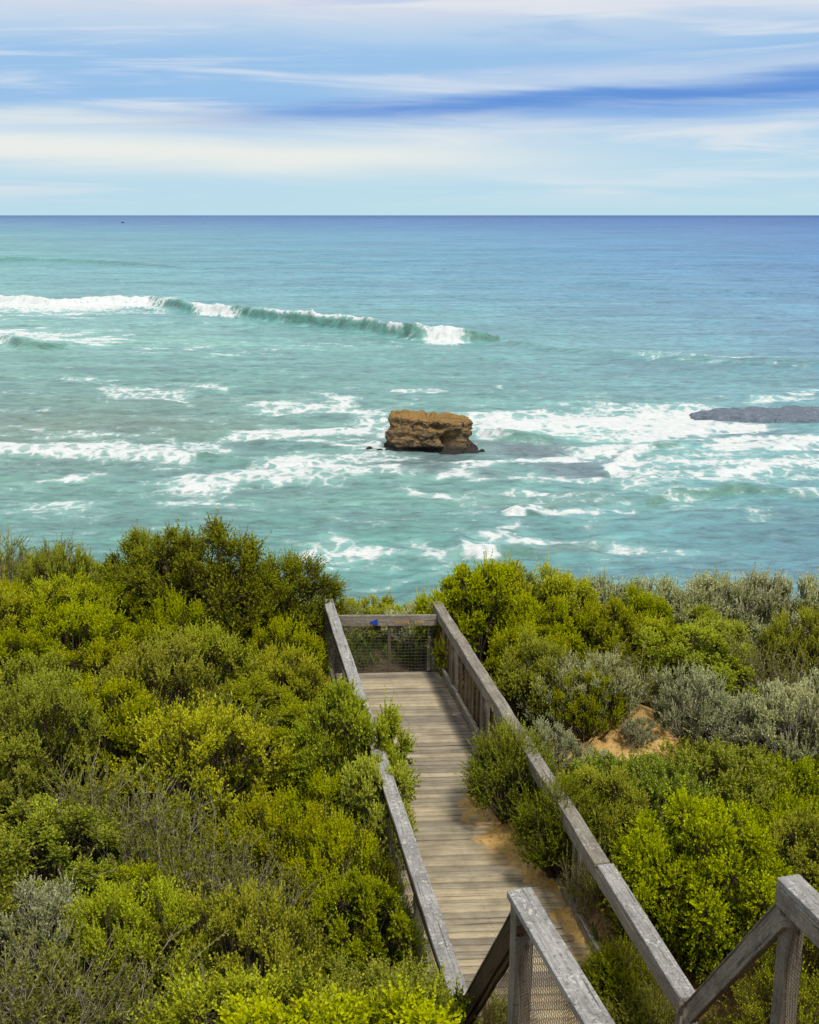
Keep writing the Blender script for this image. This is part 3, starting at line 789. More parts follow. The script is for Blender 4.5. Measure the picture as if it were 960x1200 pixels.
for i, px in enumerate((715, 775, 835, 890, 945)):
    put('grey', px, (672, 682, 688, 700, 705)[i], 1.05, 1.35, 'silvery grey-green shrub on the skyline against the sea, %s from the left' % ('first', 'second', 'third', 'fourth', 'fifth')[i], y=18.4 + .1 * i)
for i, (px, py) in enumerate(((740, 705), (800, 715), (860, 722), (935, 750))):
    put('grey', px, py, .85, .95, 'silvery grey-green shrub just below the right skyline, %s from the left' % ('first', 'second', 'third', 'fourth')[i])
put('grey', 655, 800, .58, .85, 'silvery shrub leaning on the right handrail above the sand patch')
put('grey', 705, 795, .55, .80, 'silvery shrub with grey twigs directly behind the sand patch')
put('dry', 720, 790, .8, .85, 'grey twiggy shrub behind the sand patch')
put('grey', 805, 812, .62, .85, 'silver-tipped shrub on the right rim of the sand patch')
put('grey', 850, 838, .75, .75, 'silver-tipped shrub right of the sand patch, one out from its rim')
put('grey', 915, 830, .75, .80, 'silver-tipped shrub two out from the sand patch, towards the right edge')
put('grey', 640, 868, .45, .55, 'grey-green sprig bush poking over the right handrail halfway down')
put('grey', 700, 893, .30, .42, 'small grey-green tuft on the left side of the sand patch')
put('grey', 748, 852, .24, .36, 'small grey-green tuft at the top of the sand patch')
put('dry', 860, 775, .85, .85, 'brown twiggy shrub under the grey canopy right of the bright row')
put('dry', 925, 790, .85, .85, 'brown twiggy shrub at the right edge under the grey canopy')
put('low', 745, 925, .95, 1.0, 'low glossy green shrub directly in front of the sand patch')
put('low', 850, 905, .95, 1.0, 'low glossy green shrub right of the one in front of the sand')
put('low', 930, 925, .95, 1.05, 'low glossy green shrub at the right edge below silver-tipped ones')
put('bright', 705, 935, .55, .85, 'bright bush against the right handrail, in front of the sand patch')
put('bright', 825, 1000, .90, 1.15, 'broad bright green dome of a bush overlapping the right handrail near its end')
put('bright', 765, 1020, .55, .95, 'bright bush crowding over the right handrail near the stair')
put('bright', 865, 1085, .55, .85, 'rounded bright bush just above the sloping stair rail at right')
put('bright', 940, 995, .60, .90, 'bright bush at the right edge behind the squared rail end')
for i, (s_, t_, sx, sz, kd) in enumerate(((.9, -.80, .72, 1.05, 'olive'), (2.1, -.80, .70, 1.0, 'olive'), (4.8, -.62, .62, 1.0, 'olive'), (5.7, -.66, .66, 1.0, 'olive'), (6.7, -.62, .66, 1.02, 'olive'), (7.6, -.60, .66, 1.0, 'bright'), (8.4, -.85, .7, .72, 'olive'))):
    q = W(s_, t_); plants.append(dict(kind=kd, x=q.x, y=q.y, sx=sx, sz=sz, label='%s shrub hugging the left handrail, %s from its seaward end' % ('olive green' if kd == 'olive' else 'bright green', ('first', 'second', 'third', 'fourth', 'fifth', 'sixth', 'seventh')[i]), fixed=True))
# inside the right handrail, on the boardwalk's sandy edge
def stand(kind, px, py, sx, sz, label):
    q = P(px, py, ZD + .03); plants.append(dict(kind=kind, x=q.x, y=q.y, sx=sx, sz=sz, label=label, fixed=True, inner=True))
stand('feather', 598, 962, .84, 1.10, 'fine-leaved dark green shrub overhanging the boardwalk from its right edge')
stand('feather', 657, 1028, .80, 1.05, 'fine-leaved green shrub inside the right handrail behind the drifted sand')
stand('dry', 690, 1075, .42, .75, 'tangle of dead grey twigs caught in the right fence mesh below the drifted sand')
stand('feather', 722, 1165, .62, .70, 'small fine-leaved shrub inside the near end of the right handrail')
stand('feather', 757, 1215, .60, .62, 'small fine-leaved shrub at the bottom beside the foot of the right handrail')
for p in plants:
    if p['label'] and 'spilling over' in p['label']:
        s_, t_ = st(p['x'], p['y']); q = P(434, 852, ZR + .1); s_, t_ = st(q.x, q.y); q = W(s_, -0.30); p['x'], p['y'] = q.x, q.y

# the rest of the thicket, kinds following the photograph's patches
SEEDS = [(50, 700, 'olive'), (150, 680, 'olive'), (300, 720, 'olive'), (200, 780, 'olive'), (60, 800, 'olive'), (350, 780, 'olive'), (350, 850, 'olive'), (60, 880, 'olive'),
         (200, 920, 'olive'), (330, 930, 'olive'), (60, 1020, 'bright'), (230, 1130, 'olive'), (350, 1120, 'olive'), (450, 1060, 'olive'), (470, 1130, 'olive'), (330, 1190, 'olive'),
         (440, 1170, 'olive'), (240, 1060, 'olive'), (400, 700, 'sparse'), (450, 715, 'olive'), (490, 705, 'grey'), (600, 700, 'bright'), (580, 760, 'bright'), (760, 760, 'bright'), (850, 760, 'bright'),
         (860, 690, 'grey'), (700, 690, 'grey'), (650, 850, 'olive'), (900, 830, 'grey'), (940, 780, 'grey'), (820, 930, 'low'), (920, 950, 'low'), (700, 970, 'olive'), (800, 1050, 'bright'), (880, 1130, 'olive'), (940, 1080, 'olive')]
rs = np.random.RandomState(77)
cand = [(rs.uniform(-9.5, 10.5), rs.uniform(4.0, 23.0)) for _ in range(9000)]
cand_z = ground(np.array([c[0] for c in cand]), np.array([c[1] for c in cand]))
for (x, y), zg in zip(cand, cand_z):
    if abs(x) > 0.44 * y + 1.2: continue
    s, t = st(x, y); tr = tright(s)
    px, py = proj(x, y, float(zg) + .7)
    kind = min(SEEDS, key=lambda q: (q[0] - px) ** 2 + (q[1] - py) ** 2)[2]
    if kind == 'olive' and rs.rand() < .16: kind = 'bright'
    elif kind == 'grey' and rs.rand() < .38: kind = ('olive', 'bright', 'tea')[rs.randint(3)]
    sx = rs.uniform(.70, 1.08); sz = rs.uniform(.72, 1.14)
    if y > 18: sz *= .8
    if px < 250 and y < 6.7: continue
    if y < 4.9: continue
    if x < -2.6 and y > 15.5: sz *= .95
    if x > 0 and y > 12: sz *= 1.2
    if x < -2.2 and y > 9: sz *= 1.08
    rad = DIM[kind][0] * sx
    if s > -0.9:
        if t > 0 and (t < tr + 0.20 + rad * .55): continue
        if t <= 0 and -t < rad * .36 + .08: continue
        if t <= 0 and -t < 1.3 and s > .5: sz *= .92
    if -0.9 >= s > -2.6 and -0.5 < t < tr + 0.5: sz *= .8
    if s > SEND - 0.3 and -0.4 < t < tr + 2.6 and y < 7.6 and x > 0.1: continue
    if 0.0 < y < 5.8 and x > 0.0: continue
    if math.hypot(x - SANDP.x, y - SANDP.y) < rad * .8 + 1.15: continue
    if math.hypot(x - BARE2.x, y - BARE2.y) < rad * .7 + .45: continue
    if any(math.hypot(x - p['x'], y - p['y']) < (rad + DIM[p['kind']][0] * p['sx']) * (.58 if p['fixed'] else .60) for p in plants): continue
    plants.append(dict(kind=kind, x=x, y=y, sx=sx, sz=sz, label=None, fixed=False))
print('plants', len(plants))

# each plant's own description, from where it stands
def place(p):
    s, t = st(p['x'], p['y']); tr = tright(s)
    if s < -0.5 and -0.8 < t < tr + 0.8: return 'behind the barrier at the boardwalk end'
    side, dist = ('left', -t) if t < tr / 2 else ('right', t - tr)
    near = 'past the boardwalk end' if s < -0.3 else 'along its far third' if s < 2.9 else 'along its middle' if s < 5.8 else 'along its near end' if s < 8.6 else 'below the viewer'
    how = ('beside the %s handrail' if dist < 1.5 else 'second row %s of handrail' if dist < 2.9 else 'third row %s of boardwalk' if dist < 4.4 else 'far %s of boardwalk') % side
    return how + ' ' + near
groups = {}
for p in plants:
    if not p['label']: groups.setdefault((LOOK[p['kind']], place(p)), []).append(p)
ORD = ['leftmost', 'second from left', 'third from left', 'fourth from left', 'fifth from left', 'sixth from left', 'seventh from left', 'eighth from left', 'ninth from left', 'tenth from left'] + ['number %d from left' % q for q in range(11, 40)]
print('groups', sorted((len(v) for v in groups.values()), reverse=True)[:30])
for (lk, pl), ps in groups.items():
    ps.sort(key=lambda p: p['x'] / p['y'])
    for i, p in enumerate(ps):
        p['label'] = (lk + ' ' + pl) if len(ps) == 1 else (lk + ' ' + pl + ', ' + (ORD[i] if i < len(ps) - 1 or i == 0 else 'rightmost'))
for p in plants:
    if len(p['label'].split()) > 16: print('LONG', p['label'])
rs = np.random.RandomState(5)
for i, p in enumerate(plants):
    v = rs.randint(len(protos[p['kind']])); fm, bmh = protos[p['kind']][v]
    z = gfl(ground(p['x'], p['y'])) - 0.03
    o = empty(NAME[p['kind']], (p['x'], p['y'], z), p['label'], 'shrub', 'shrubs of the coastal thicket')
    o.rotation_euler = (0, 0, rs.uniform(0, 6.28)); o.scale = (p['sx'], p['sx'] * rs.uniform(.92, 1.08), p['sz'])
    for nm, me in (('foliage', fm), ('branches', bmh)):
        ch = bpy.data.objects.new(nm, me); C.objects.link(ch); ch.parent = o

# undergrowth: small sprigs and dead twigs between the shrubs
r = np.random.RandomState(9)
N = 26000
ux, uy = r.uniform(-10, 11, N), r.uniform(4.2, 23, N)
s_, t_ = st(ux, uy); tr_ = TR0 + (TR1 - TR0) * (s_ - SR0) / (SR1 - SR0)
ok = (np.abs(ux) < .46 * uy + 1) & ~((s_ > -.2) & (t_ > -.12) & (t_ < tr_ + .02)) & (np.hypot((ux - SANDP.x) / 1.25, (uy - SANDP.y) / 1.1) > r.uniform(.5, 1.3, N)) & ~((uy < 7.4) & (ux > .2) & (t_ < tr_ + .4))
ux, uy = ux[ok], uy[ok]; n = len(ux); uz = ground(ux, uy)
k_ = 9
ci = np.repeat(np.arange(n), k_)
base = np.stack([ux, uy, uz], -1)[ci] + r.normal(0, .05, (n * k_, 3)) * [1, 1, .2]
d = norm(r.normal(0, .55, (n * k_, 3)) + [0, 0, .9]); ln = r.uniform(.05, .22, n)[ci] * r.uniform(.5, 1.1, n * k_)
tw = r.rand(n)[ci] < .35
sd_ = norm(np.cross(d, r.normal(0, 1, (n * k_, 3)))); wd = np.where(tw, .0025, ln * .11)
hgt = r.uniform(0, .12, n * k_)
base[:, 2] += np.where(tw, 0, hgt)
V = np.stack([base, base + d * (ln * .5)[:, None] + sd_ * wd[:, None], base + d * ln[:, None], base + d * (ln * .5)[:, None] - sd_ * wd[:, None]], 1).reshape(-1, 3)
gcol = np.where(tw[:, None], np.array([.16, .125, .085]), np.array([.075, .10, .012]) * r.uniform(.4, 1.5, (n * k_, 1)))
tag(link('undergrowth', mesh_np('undergrowth', V, np.arange(len(V)).reshape(-1, 4), colors=np.repeat(gcol, 4, 0)), M_leaf), 'low sprigs and dead twigs on the ground between the shrubs', 'undergrowth', kind='stuff')

# a fallen yellow leaf on the boards
lf = P(529, 838, ZD + .006)
V = [(0, 0, 0), (.03, .016, .006), (.075, 0, .002), (.03, -.018, .008)]
tag(link('fallen_leaf', mesh_np('fallen_leaf', V, [(0, 1, 2, 3)]), plain('yellow_leaf', (.75, .62, .22), .7, .2), loc=lf), 'single pale yellow leaf lying on the boards near the right kerb', 'leaf')

# ------------------------------------------------------------------ sea
def depth_of(py):
    d = ray(480, py); return -ZC * d[1] / d[2]
rows = [np.linspace(252.35, 260, 26), np.arange(260, 345, .55), np.arange(345, 405, .16), np.arange(405, 700, .42), np.arange(700, 960, 3.0)]
prow = np.unique(np.concatenate(rows))
yrow = np.array([depth_of(v) for v in prow])
pcol = np.concatenate([np.linspace(-1500, -260, 40), np.arange(-250, 1211, 1.25), np.linspace(1220, 2460, 40)])
PX, PY = np.meshgrid(pcol, prow)
YY = np.repeat(yrow[:, None], len(pcol), 1)
slant = np.array([ray(480, v)[1] for v in prow])
XX = (PX - 480) / F * (YY / slant[:, None])
# long swells and chop
def swell(x, y, wl, cl, ang, seed):
    c, s = math.cos(ang), math.sin(ang)
    a, b = x * c + y * s, -x * s + y * c
    return fbm(a / cl, b / wl, oct=2, seed=seed) - .5
nearf = sstep(60, 90, YY)
far1 = 1 - sstep(500, 1500, YY)
H = swell(XX, YY, 3.2, 9, .1, 1) * .60 * far1 + swell(XX, YY, 1.25, 3.2, -.15, 2) * .42 * (1 - sstep(150, 320, YY)) + swell(XX, YY, .6, 1.5, .2, 6) * .2 * (1 - sstep(110, 200, YY)) + swell(XX, YY, 11, 40, .06, 3) * .9 * (1 - sstep(900, 3000, YY)) + swell(XX, YY, 45, 300, .0, 4) * 1.6 * sstep(150, 400, YY) * (1 - sstep(3000, 9000, YY))
# breakers: crest pixel polyline, height m, foam sections, back/front widths
foam = np.zeros_like(XX); green = np.zeros_like(XX)
chop = fbm(XX / 5, YY / 5, oct=4, seed=21) - .5
chop2 = fbm(XX / 1.6, YY / 1.6, oct=3, seed=22) - .5
def breaker(pts, amp, front, back, white, endfade=20, green_amt=1.0):
    px = np.array([p[0] for p in pts], float); py = np.array([p[1] for p in pts], float)
    A = np.array([p[2] for p in pts], float) * amp
    w = np.array([list(P(a, b, z)) for a, b, z in zip(px, py, A)])
    xs, ys = w[:, 0], w[:, 1]
    o = np.argsort(xs); xs, ys, As = xs[o], ys[o], A[o]
    yc = np.interp(XX, xs, ys) + chop * 3.5
    inside = sstep(xs[0] - 8, xs[0] + .1, XX) * (1 - sstep(xs[-1] - .1, xs[-1] + 8, XX))
    Ah = np.interp(XX, xs, As) * inside
    d = YY - yc
    prof = np.where(d < 0, np.exp(-(np.abs(d) / front) ** 2.4), np.exp(-(d / back) ** 1.6))
    h = Ah * prof * (1 + chop * .35 * (d > -front))
    gr = inside * np.exp(-((d + front * .75) / (front * .75)) ** 2) * green_amt * (Ah > amp * .25)
    fo = np.zeros_like(XX)
    pxc = 480 + F * XX / (YY * CP + ZC * SP)     # bearing of the point, as in the photograph
    for a, b, before, after, st_ in white:
        pw = pxc + chop * 26 + chop2 * 10 + d * 1.2
        fw = max(8, .30 * min(b - a, 120))
        m = sstep(a - 8, a + fw, pw) * (1 - sstep(b - fw, b + 8, pw))
        f = m * sstep(-before - 2, -before * .35, (d + chop * before * 1.3 + chop2 * before * .5) / np.clip(1.12 - .75 * np.clip((pxc - a) / (b - a), 0, 1) ** 1.5, .3, 1) if before > 2 and a > 0 else d + chop * before * 1.3 + chop2 * before * .5) * (1 - sstep(after * .4, after + 1, d + chop * 4)) * st_
        fo = np.maximum(fo, f)
        # broken water stands up as a rough roller
        h = h + m * np.exp(-((d + before * .3) / (before * .45 + .3)) ** 2) * (chop2 * 1.3 + chop * .9 + .1) * min(1.0, amp * .4)
    return h, fo, gr
B = [
    (((-260, 347, .5), (-120, 347, .6), (0, 348, .7), (60, 351, .75), (130, 349, .8), (175, 347, .9), (195, 351, .8), (215, 355, .8), (260, 359, .85), (300, 361, 1.05), (350, 365, 1.1), (400, 370, 1.05), (450, 376, 1.0), (482, 380, 1.05), (510, 382, 1.0), (545, 385, .9), (560, 388, .75), (580, 394, .3), (610, 400, .02)),
     2.7, 2.2, 9.0, ((-300, 196, 22, 5, 1), (213, 288, 9, 5, 1), (288, 455, .25, 3.5, .95), (452, 474, 1.3, 3.0, .95), (486, 556, 9, 2.5, 1))),
    (((-260, 386, .4), (-60, 387, .5), (0, 390, .6), (28, 396, 1.0), (50, 400, .7), (90, 404, .1)), 1.8, 2.5, 6.0, ((-300, 20, 6, 6, .9),)),
    (((-260, 302, .8), (0, 302, .9), (100, 304, 1), (170, 308, .9), (230, 314, .1)), 1.6, 6.0, 20.0, (), 20, .55),
    (((560, 398, .1), (620, 402, .6), (720, 412, .8), (800, 416, .9), (900, 420, .9), (1000, 422, .8), (1200, 424, .5)), 1.0, 4.5, 12.0, ((720, 915, 1.2, 1.8, .45),), 20, .25),
    (((700, 330, .3), (780, 336, .8), (900, 340, .9), (1100, 340, .8)), 1.3, 9.0, 22.0, (), 20, .10),
    (((740, 592, .1), (800, 574, .7), (860, 568, 1), (920, 572, .9), (970, 576, .8), (1100, 580, .6)), .8, 1.2, 3.0, ((905, 1100, 1.5, .8, .7),)),
    (((520, 642, .1), (540, 631, .9), (560, 633, 1), (600, 637, .5), (640, 642, .1)), .9, 1.2, 2.2, ((533, 588, 1.6, 1.2, .95),)),
    (((590, 602, .1), (605, 594, .9), (625, 599, .6), (640, 606, .1)), .55, .8, 1.5, ((592, 618, .8, .8, .9),)),
    (((-200, 520, .5), (0, 524, .8), (120, 526, .9), (240, 533, .8), (270, 538, .1)), .7, 1.4, 3.5, ((-200, 245, 3.2, 2.2, .85),)),
    (((560, 505, .2), (590, 504, .9), (620, 506, .8), (650, 510, .2)), 1.0, 1.5, 3.0, ((560, 600, .5, 1.0, .7),)),
    (((700, 560, .1), (720, 540, .6), (735, 528, .9), (760, 520, .7), (800, 516, .2)), .6, 1.0, 2.0, ((715, 765, 1.3, 1.2, .95),)),
]
for a_ in B:
    h, fo, gr = breaker(*a_)
    H += h; foam = np.maximum(foam, fo); green = np.maximum(green, gr)
# spread foam: strokes on the water (positions read from the photograph, laid on the sea's surface)
wx = PX + (fbm(XX / 7, YY / 5, oct=4, seed=31) - .5) * 70; wy = PY + (fbm(XX / 9 + 50, YY / 4, oct=4, seed=32) - .5) * 22
STR = [ # x0,y0,x1,y1,half thickness,strength
    (-300, 362, 150, 362, 9, .95), (150, 358, 195, 354, 5, .9), (-300, 392, 60, 392, 6, 1.0), (-300, 397, 140, 397, 5, .95), (-200, 410, 60, 402, 5, .45), (60, 388, 420, 372, 6, .36), (150, 408, 520, 404, 3, .52), (420, 392, 600, 400, 5, .42), (240, 412, 330, 410, 2, .55), (340, 405, 400, 410, 2, .45),
    (60, 440, 260, 452, 3, .50), (130, 460, 215, 462, 5, .48), (200, 464, 215, 470, 3, .8), (60, 505, 190, 512, 4, .42), (300, 478, 400, 480, 4, .5),
    (-100, 527, 140, 526, 6, .72), (120, 527, 250, 532, 5, .70), (295, 512, 440, 506, 5, .78), (220, 522, 290, 514, 5, .5), (395, 524, 445, 522, 5, .8), (60, 560, 110, 556, 4, .55), (220, 568, 450, 548, 12, .55), (230, 560, 330, 570, 5, .5), (330, 550, 470, 555, 10, .58), (200, 590, 300, 595, 5, .42),
    (470, 457, 540, 459, 1.5, .6), (580, 456, 610, 455, 2, .62), (400, 470, 455, 500, 10, .48),
    (560, 500, 620, 486, 7, .62), (590, 500, 760, 488, 10, .95), (700, 492, 830, 490, 12, 1.0), (760, 503, 880, 500, 7, .92), (640, 506, 760, 510, 6, .75), (560, 515, 660, 505, 3, .5), (860, 520, 1000, 510, 6, .8), (740, 560, 900, 555, 16, .47), (780, 540, 960, 545, 12, .55), (900, 470, 960, 460, 4, .55), (560, 490, 585, 512, 4, .45),
    (525, 560, 600, 545, 6, .72), (590, 547, 660, 536, 5, .75), (650, 536, 735, 522, 6, .78), (560, 566, 700, 560, 5, .48), (600, 582, 700, 590, 4, .42), (722, 532, 735, 548, 5, .9), (820, 560, 870, 575, 4, .5),
    (610, 600, 690, 604, 2.5, .72), (690, 600, 740, 602, 2, .6), (600, 592, 640, 602, 3, .55), (590, 626, 660, 634, 4, .62), (600, 618, 640, 630, 4, .5),
    (380, 645, 520, 650, 9, .62), (375, 660, 470, 662, 5, .5), (420, 690, 520, 668, 5, .4), (370, 632, 440, 640, 4, .4), (500, 640, 540, 650, 6, .55), (30, 596, 140, 590, 5, .40), (730, 640, 900, 650, 6, .3), (930, 690, 1000, 692, 3, .7), (720, 418, 930, 424, 3.0, .5), (480, 578, 530, 590, 4, .35)]
S_f = np.zeros_like(XX)
for x0, y0, x1, y1, th, a_ in STR:
    dx, dy = x1 - x0, y1 - y0; asp = 3.0
    t = np.clip(((wx - x0) * dx + (wy - y0) * dy) / (dx * dx + dy * dy), 0, 1)
    ex, ey = (wx - x0 - t * dx) / asp, wy - y0 - t * dy
    S_f = np.maximum(S_f, a_ * np.exp(-(np.hypot(ex, ey) / (th * 1.15)) ** 2))
surf = sstep(395, 450, PY) * .24 + sstep(440, 480, PY) * (1 - sstep(600, 660, PY)) * .10
lace = fbm(XX / 3.0, YY / 2.0, oct=5, seed=41, gain=.62)
sp_f = np.clip(S_f + surf * .9 + (lace - .5) * 1.15 - .18, 0, 1)
foam = np.maximum(foam, np.clip(sp_f * 1.05, 0, 1))
# water colour (photograph's tones by bearing and distance)
TX = np.array([0, 480, 960.])
TY = np.array([252, 257, 264, 275, 300, 340, 400, 450, 500, 560, 620, 690.])
TC = np.array([[(62, 112, 178), (52, 102, 174), (42, 88, 164)], [(74, 132, 186), (62, 120, 188), (52, 106, 184)], [(86, 152, 188), (70, 136, 196), (58, 120, 194)], [(108, 178, 188), (88, 160, 198), (70, 138, 202)], [(118, 188, 186), (96, 170, 198), (76, 146, 202)],
               [(122, 192, 188), (104, 178, 198), (88, 158, 204)], [(132, 202, 190), (118, 196, 192), (100, 172, 204)], [(112, 178, 164), (112, 184, 178), (106, 180, 196)], [(118, 164, 144), (114, 180, 170), (114, 190, 198)], [(110, 176, 162), (110, 178, 166), (102, 180, 188)], [(104, 172, 164), (102, 178, 168), (92, 166, 186)], [(98, 174, 166), (96, 182, 174), (86, 158, 184)]], float)
wxc = np.clip(PX, 0, 960)
iy = np.clip(np.searchsorted(TY, prow) - 1, 0, len(TY) - 2)
fy = np.clip((prow - TY[iy]) / (TY[iy + 1] - TY[iy]), 0, 1)
rowc = lin(TC)[iy] * (1 - fy)[:, None, None] + lin(TC)[iy + 1] * fy[:, None, None]      # rows x 3 x rgb
fx = wxc / 480.0
i0 = np.clip(fx.astype(int), 0, 1); fr = (fx - i0)[..., None]
COL = np.take_along_axis(rowc, i0[..., None], 1) * (1 - fr) + np.take_along_axis(rowc, i0[..., None] + 1, 1) * fr
big = fbm(XX / 60, YY / 25, oct=4, seed=51)[..., None] - .5
COL = COL * (1 + big * np.array([.7, .45, .35]))
streak = fbm(XX / 16, YY / 3.5, oct=4, seed=52)[..., None] - .5
COL = COL * (1 + streak * np.array([.75, .5, .45]) * sstep(300, 420, PY)[..., None])
far_st = fbm(PX / 150, PY / 3.0, oct=3, seed=53)[..., None] - .5
COL = COL * (1 + far_st * .28 * (1 - sstep(380, 470, PY))[..., None])
def patch(cx, cy, rx, ry, rgb, a_):
    m = np.exp(-(((wx - cx) / rx) ** 2 + ((wy - cy) / ry) ** 2) ** 1.5)[..., None] * a_
    return COL * (1 - m) + lin(rgb) * m
COL = patch(610, 525, 75, 10, (112, 122, 140), .85); COL = patch(500, 545, 60, 16, (92, 108, 118), .75)  # wet reef beside the stack, and the stack's dark reflection painted below it
COL = patch(690, 548, 65, 12, (105, 118, 142), .8); COL = patch(880, 505, 70, 9, (100, 122, 160), .8); COL = patch(560, 556, 50, 9, (115, 130, 140), .6)
COL = patch(120, 500, 190, 18, (108, 132, 112), .55); COL = patch(180, 470, 150, 8, (104, 140, 122), .5); COL = patch(60, 545, 120, 9, (96, 122, 132), .5); COL = patch(620, 590, 130, 9, (98, 138, 126), .5); COL = patch(660, 640, 60, 7, (120, 140, 120), .5)
COL = patch(470, 510, 60, 22, (120, 150, 140), .3); COL = patch(300, 580, 120, 7, (100, 130, 135), .35)
COL = patch(660, 505, 120, 14, (120, 215, 200), .4); COL = patch(860, 555, 110, 22, (112, 205, 205), .5); COL = patch(100, 395, 180, 14, (150, 215, 200), .5)
gcol = lin((62, 138, 112))
gm_ = np.clip(green * (.8 + chop * .8), 0, .92)[..., None]
COL = COL * (1 - gm_) + gcol * gm_
nR, nC = XX.shape
# let the sea fall with the earth's curve so the horizon sits where it should
Vs = np.stack([XX, YY, H], -1).reshape(-1, 3)
ii = np.arange(nR * nC).reshape(nR, nC)
Qs = np.stack([ii[:-1, :-1], ii[1:, :-1], ii[1:, 1:], ii[:-1, 1:]], -1).reshape(-1, 4)[:, ::-1]
sm = mesh_np('sea', Vs, Qs, colors=np.clip(COL, 0, 1).reshape(-1, 3), extra={'foam': foam.ravel()}, smooth=True)
k = NT('sea_water')
geo = k.n('ShaderNodeNewGeometry').outputs['Position']
sep = k.n('ShaderNodeSeparateXYZ'); k.l(geo, sep.inputs[0])
wc = k.attr('col').outputs['Color']; fa = k.attr('foam').outputs['Fac']
fn = k.noise(k.mapping(geo, (.8, 1.6, 1)), .6, 7, .74, .9)
fn2 = k.noise(k.mapping(geo, (1, 1.7, 1)), 3.2, 5, .78, .8)
wv = k.n('ShaderNodeVectorMath', operation='ADD'); k.l(k.mapping(geo, (.62, .34, .4)), wv.inputs[0])
nz = k.n('ShaderNodeTexNoise'); k.l(geo, nz.inputs['Vector']); nz.inputs['Scale'].default_value = .5; nz.inputs['Detail'].default_value = 5
ws = k.n('ShaderNodeVectorMath', operation='SCALE'); k.l(nz.outputs[1], ws.inputs[0]); ws.inputs[3].default_value = 1.5
k.l(ws.outputs[0], wv.inputs[1])
vo = k.n('ShaderNodeTexVoronoi', feature='DISTANCE_TO_EDGE'); k.l(wv.outputs[0], vo.inputs['Vector']); vo.inputs['Scale'].default_value = 1.0
lacev = k.mapr(vo.outputs['Distance'], 0.0, .30, 1.0, 0.0)
fm_ = k.math('ADD', fa, k.math('MULTIPLY', k.math('SUBTRACT', k.math('ADD', k.math('MULTIPLY', fn, .45), k.math('MULTIPLY', fn2, .55)), .5), 1.5))
fm_ = k.math('ADD', fm_, k.math('MULTIPLY', k.math('SUBTRACT', lacev, .45), .42))
milk = k.math('MULTIPLY', k.mapr(fa, .05, .65), .36)
fm_ = k.mapr(fm_, .50, .95)
fm_ = k.math('MULTIPLY', fm_, k.mapr(fa, .02, .35))
r1 = k.noise(k.mapping(geo, (.5, 1.5, 1)), .9, 5, .65, .3)
r2 = k.noise(k.mapping(geo, (.035, .16, 1)), 1.0, 5, .6, .2)
dk = k.mix(1.0, wc, k.ramp(r1, [(.34, (.36, .47, .52)), (.47, (.92, .94, .95)), (.64, (1.35, 1.28, 1.25))]), 'MULTIPLY')
dk = k.mix(1.0, dk, k.ramp(r2, [(.34, (.68, .76, .82)), (.5, (1, 1, 1)), (.66, (1.2, 1.15, 1.12))]), 'MULTIPLY')
r4 = k.noise(k.mapping(geo, (.13, .5, 1)), 1.0, 5, .65, .3)
dk = k.mix(1.0, dk, k.ramp(r4, [(.34, (.66, .74, .78)), (.5, (.98, .98, .98)), (.66, (1.22, 1.18, 1.16))]), 'MULTIPLY')
WSC = 0.64
dk = k.mix(1.0, dk, (WSC, WSC, WSC, 1), 'MULTIPLY')
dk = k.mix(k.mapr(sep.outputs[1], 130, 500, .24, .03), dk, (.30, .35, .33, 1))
dk = k.mix(milk, dk, (.36, .58, .54, 1))
col = k.mix(fm_, dk, k.ramp(fn2, [(.3, (.50, .56, .57)), (.5, (.60, .62, .61)), (.7, (.72, .72, .705))]))
nb = k.bump(k.math('ADD', k.math('MULTIPLY', r1, 1.0), k.math('MULTIPLY', fn2, .25)), .55, .5)
k.principled(col, k.mapr(fm_, 0, 1, .22, .9, False), k.math('MULTIPLY', k.mapr(sep.outputs[1], 120, 700, .16, .03), k.math('POWER', k.math('DIVIDE', 700, k.math('MAXIMUM', sep.outputs[1], 700)), 1.1)), nb)
tag(link('sea', sm, k.m), kind='structure')

# ------------------------------------------------------------------ rocks
def rock_mat():
    k = NT('sandstone'); tc = k.n('ShaderNodeTexCoord').outputs['Object']
    sx = k.n('ShaderNodeSeparateXYZ'); k.l(tc, sx.inputs[0])
    strat = k.noise(k.mapping(tc, (.22, .22, 2.6)), 1.0, 6, .65, .5)
    n = k.noise(tc, 1.3, 6, .65); n2 = k.noise(tc, 4.5, 5, .7)
    c = k.ramp(k.math('ADD', k.math('MULTIPLY', strat, .32), k.math('MULTIPLY', n, .68)), [(.33, (.06, .045, .032)), (.45, (.16, .115, .07)), (.55, (.28, .175, .075)), (.68, (.38, .26, .13))])
    c = k.mix(k.mapr(n2, .48, .66, 0, .75), c, (.06, .045, .035, 1))
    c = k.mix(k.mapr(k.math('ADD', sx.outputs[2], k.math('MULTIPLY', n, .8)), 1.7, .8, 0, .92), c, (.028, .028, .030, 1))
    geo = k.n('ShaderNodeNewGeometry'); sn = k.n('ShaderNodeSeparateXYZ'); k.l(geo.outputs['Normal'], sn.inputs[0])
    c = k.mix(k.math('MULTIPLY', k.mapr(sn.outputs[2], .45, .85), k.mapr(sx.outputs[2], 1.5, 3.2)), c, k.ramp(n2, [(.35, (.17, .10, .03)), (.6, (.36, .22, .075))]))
    k.principled(c, .92, .15, k.bump(k.math('ADD', n2, k.math('MULTIPLY', strat, .8)), .9, .25)); return k.m
M_rock = rock_mat()
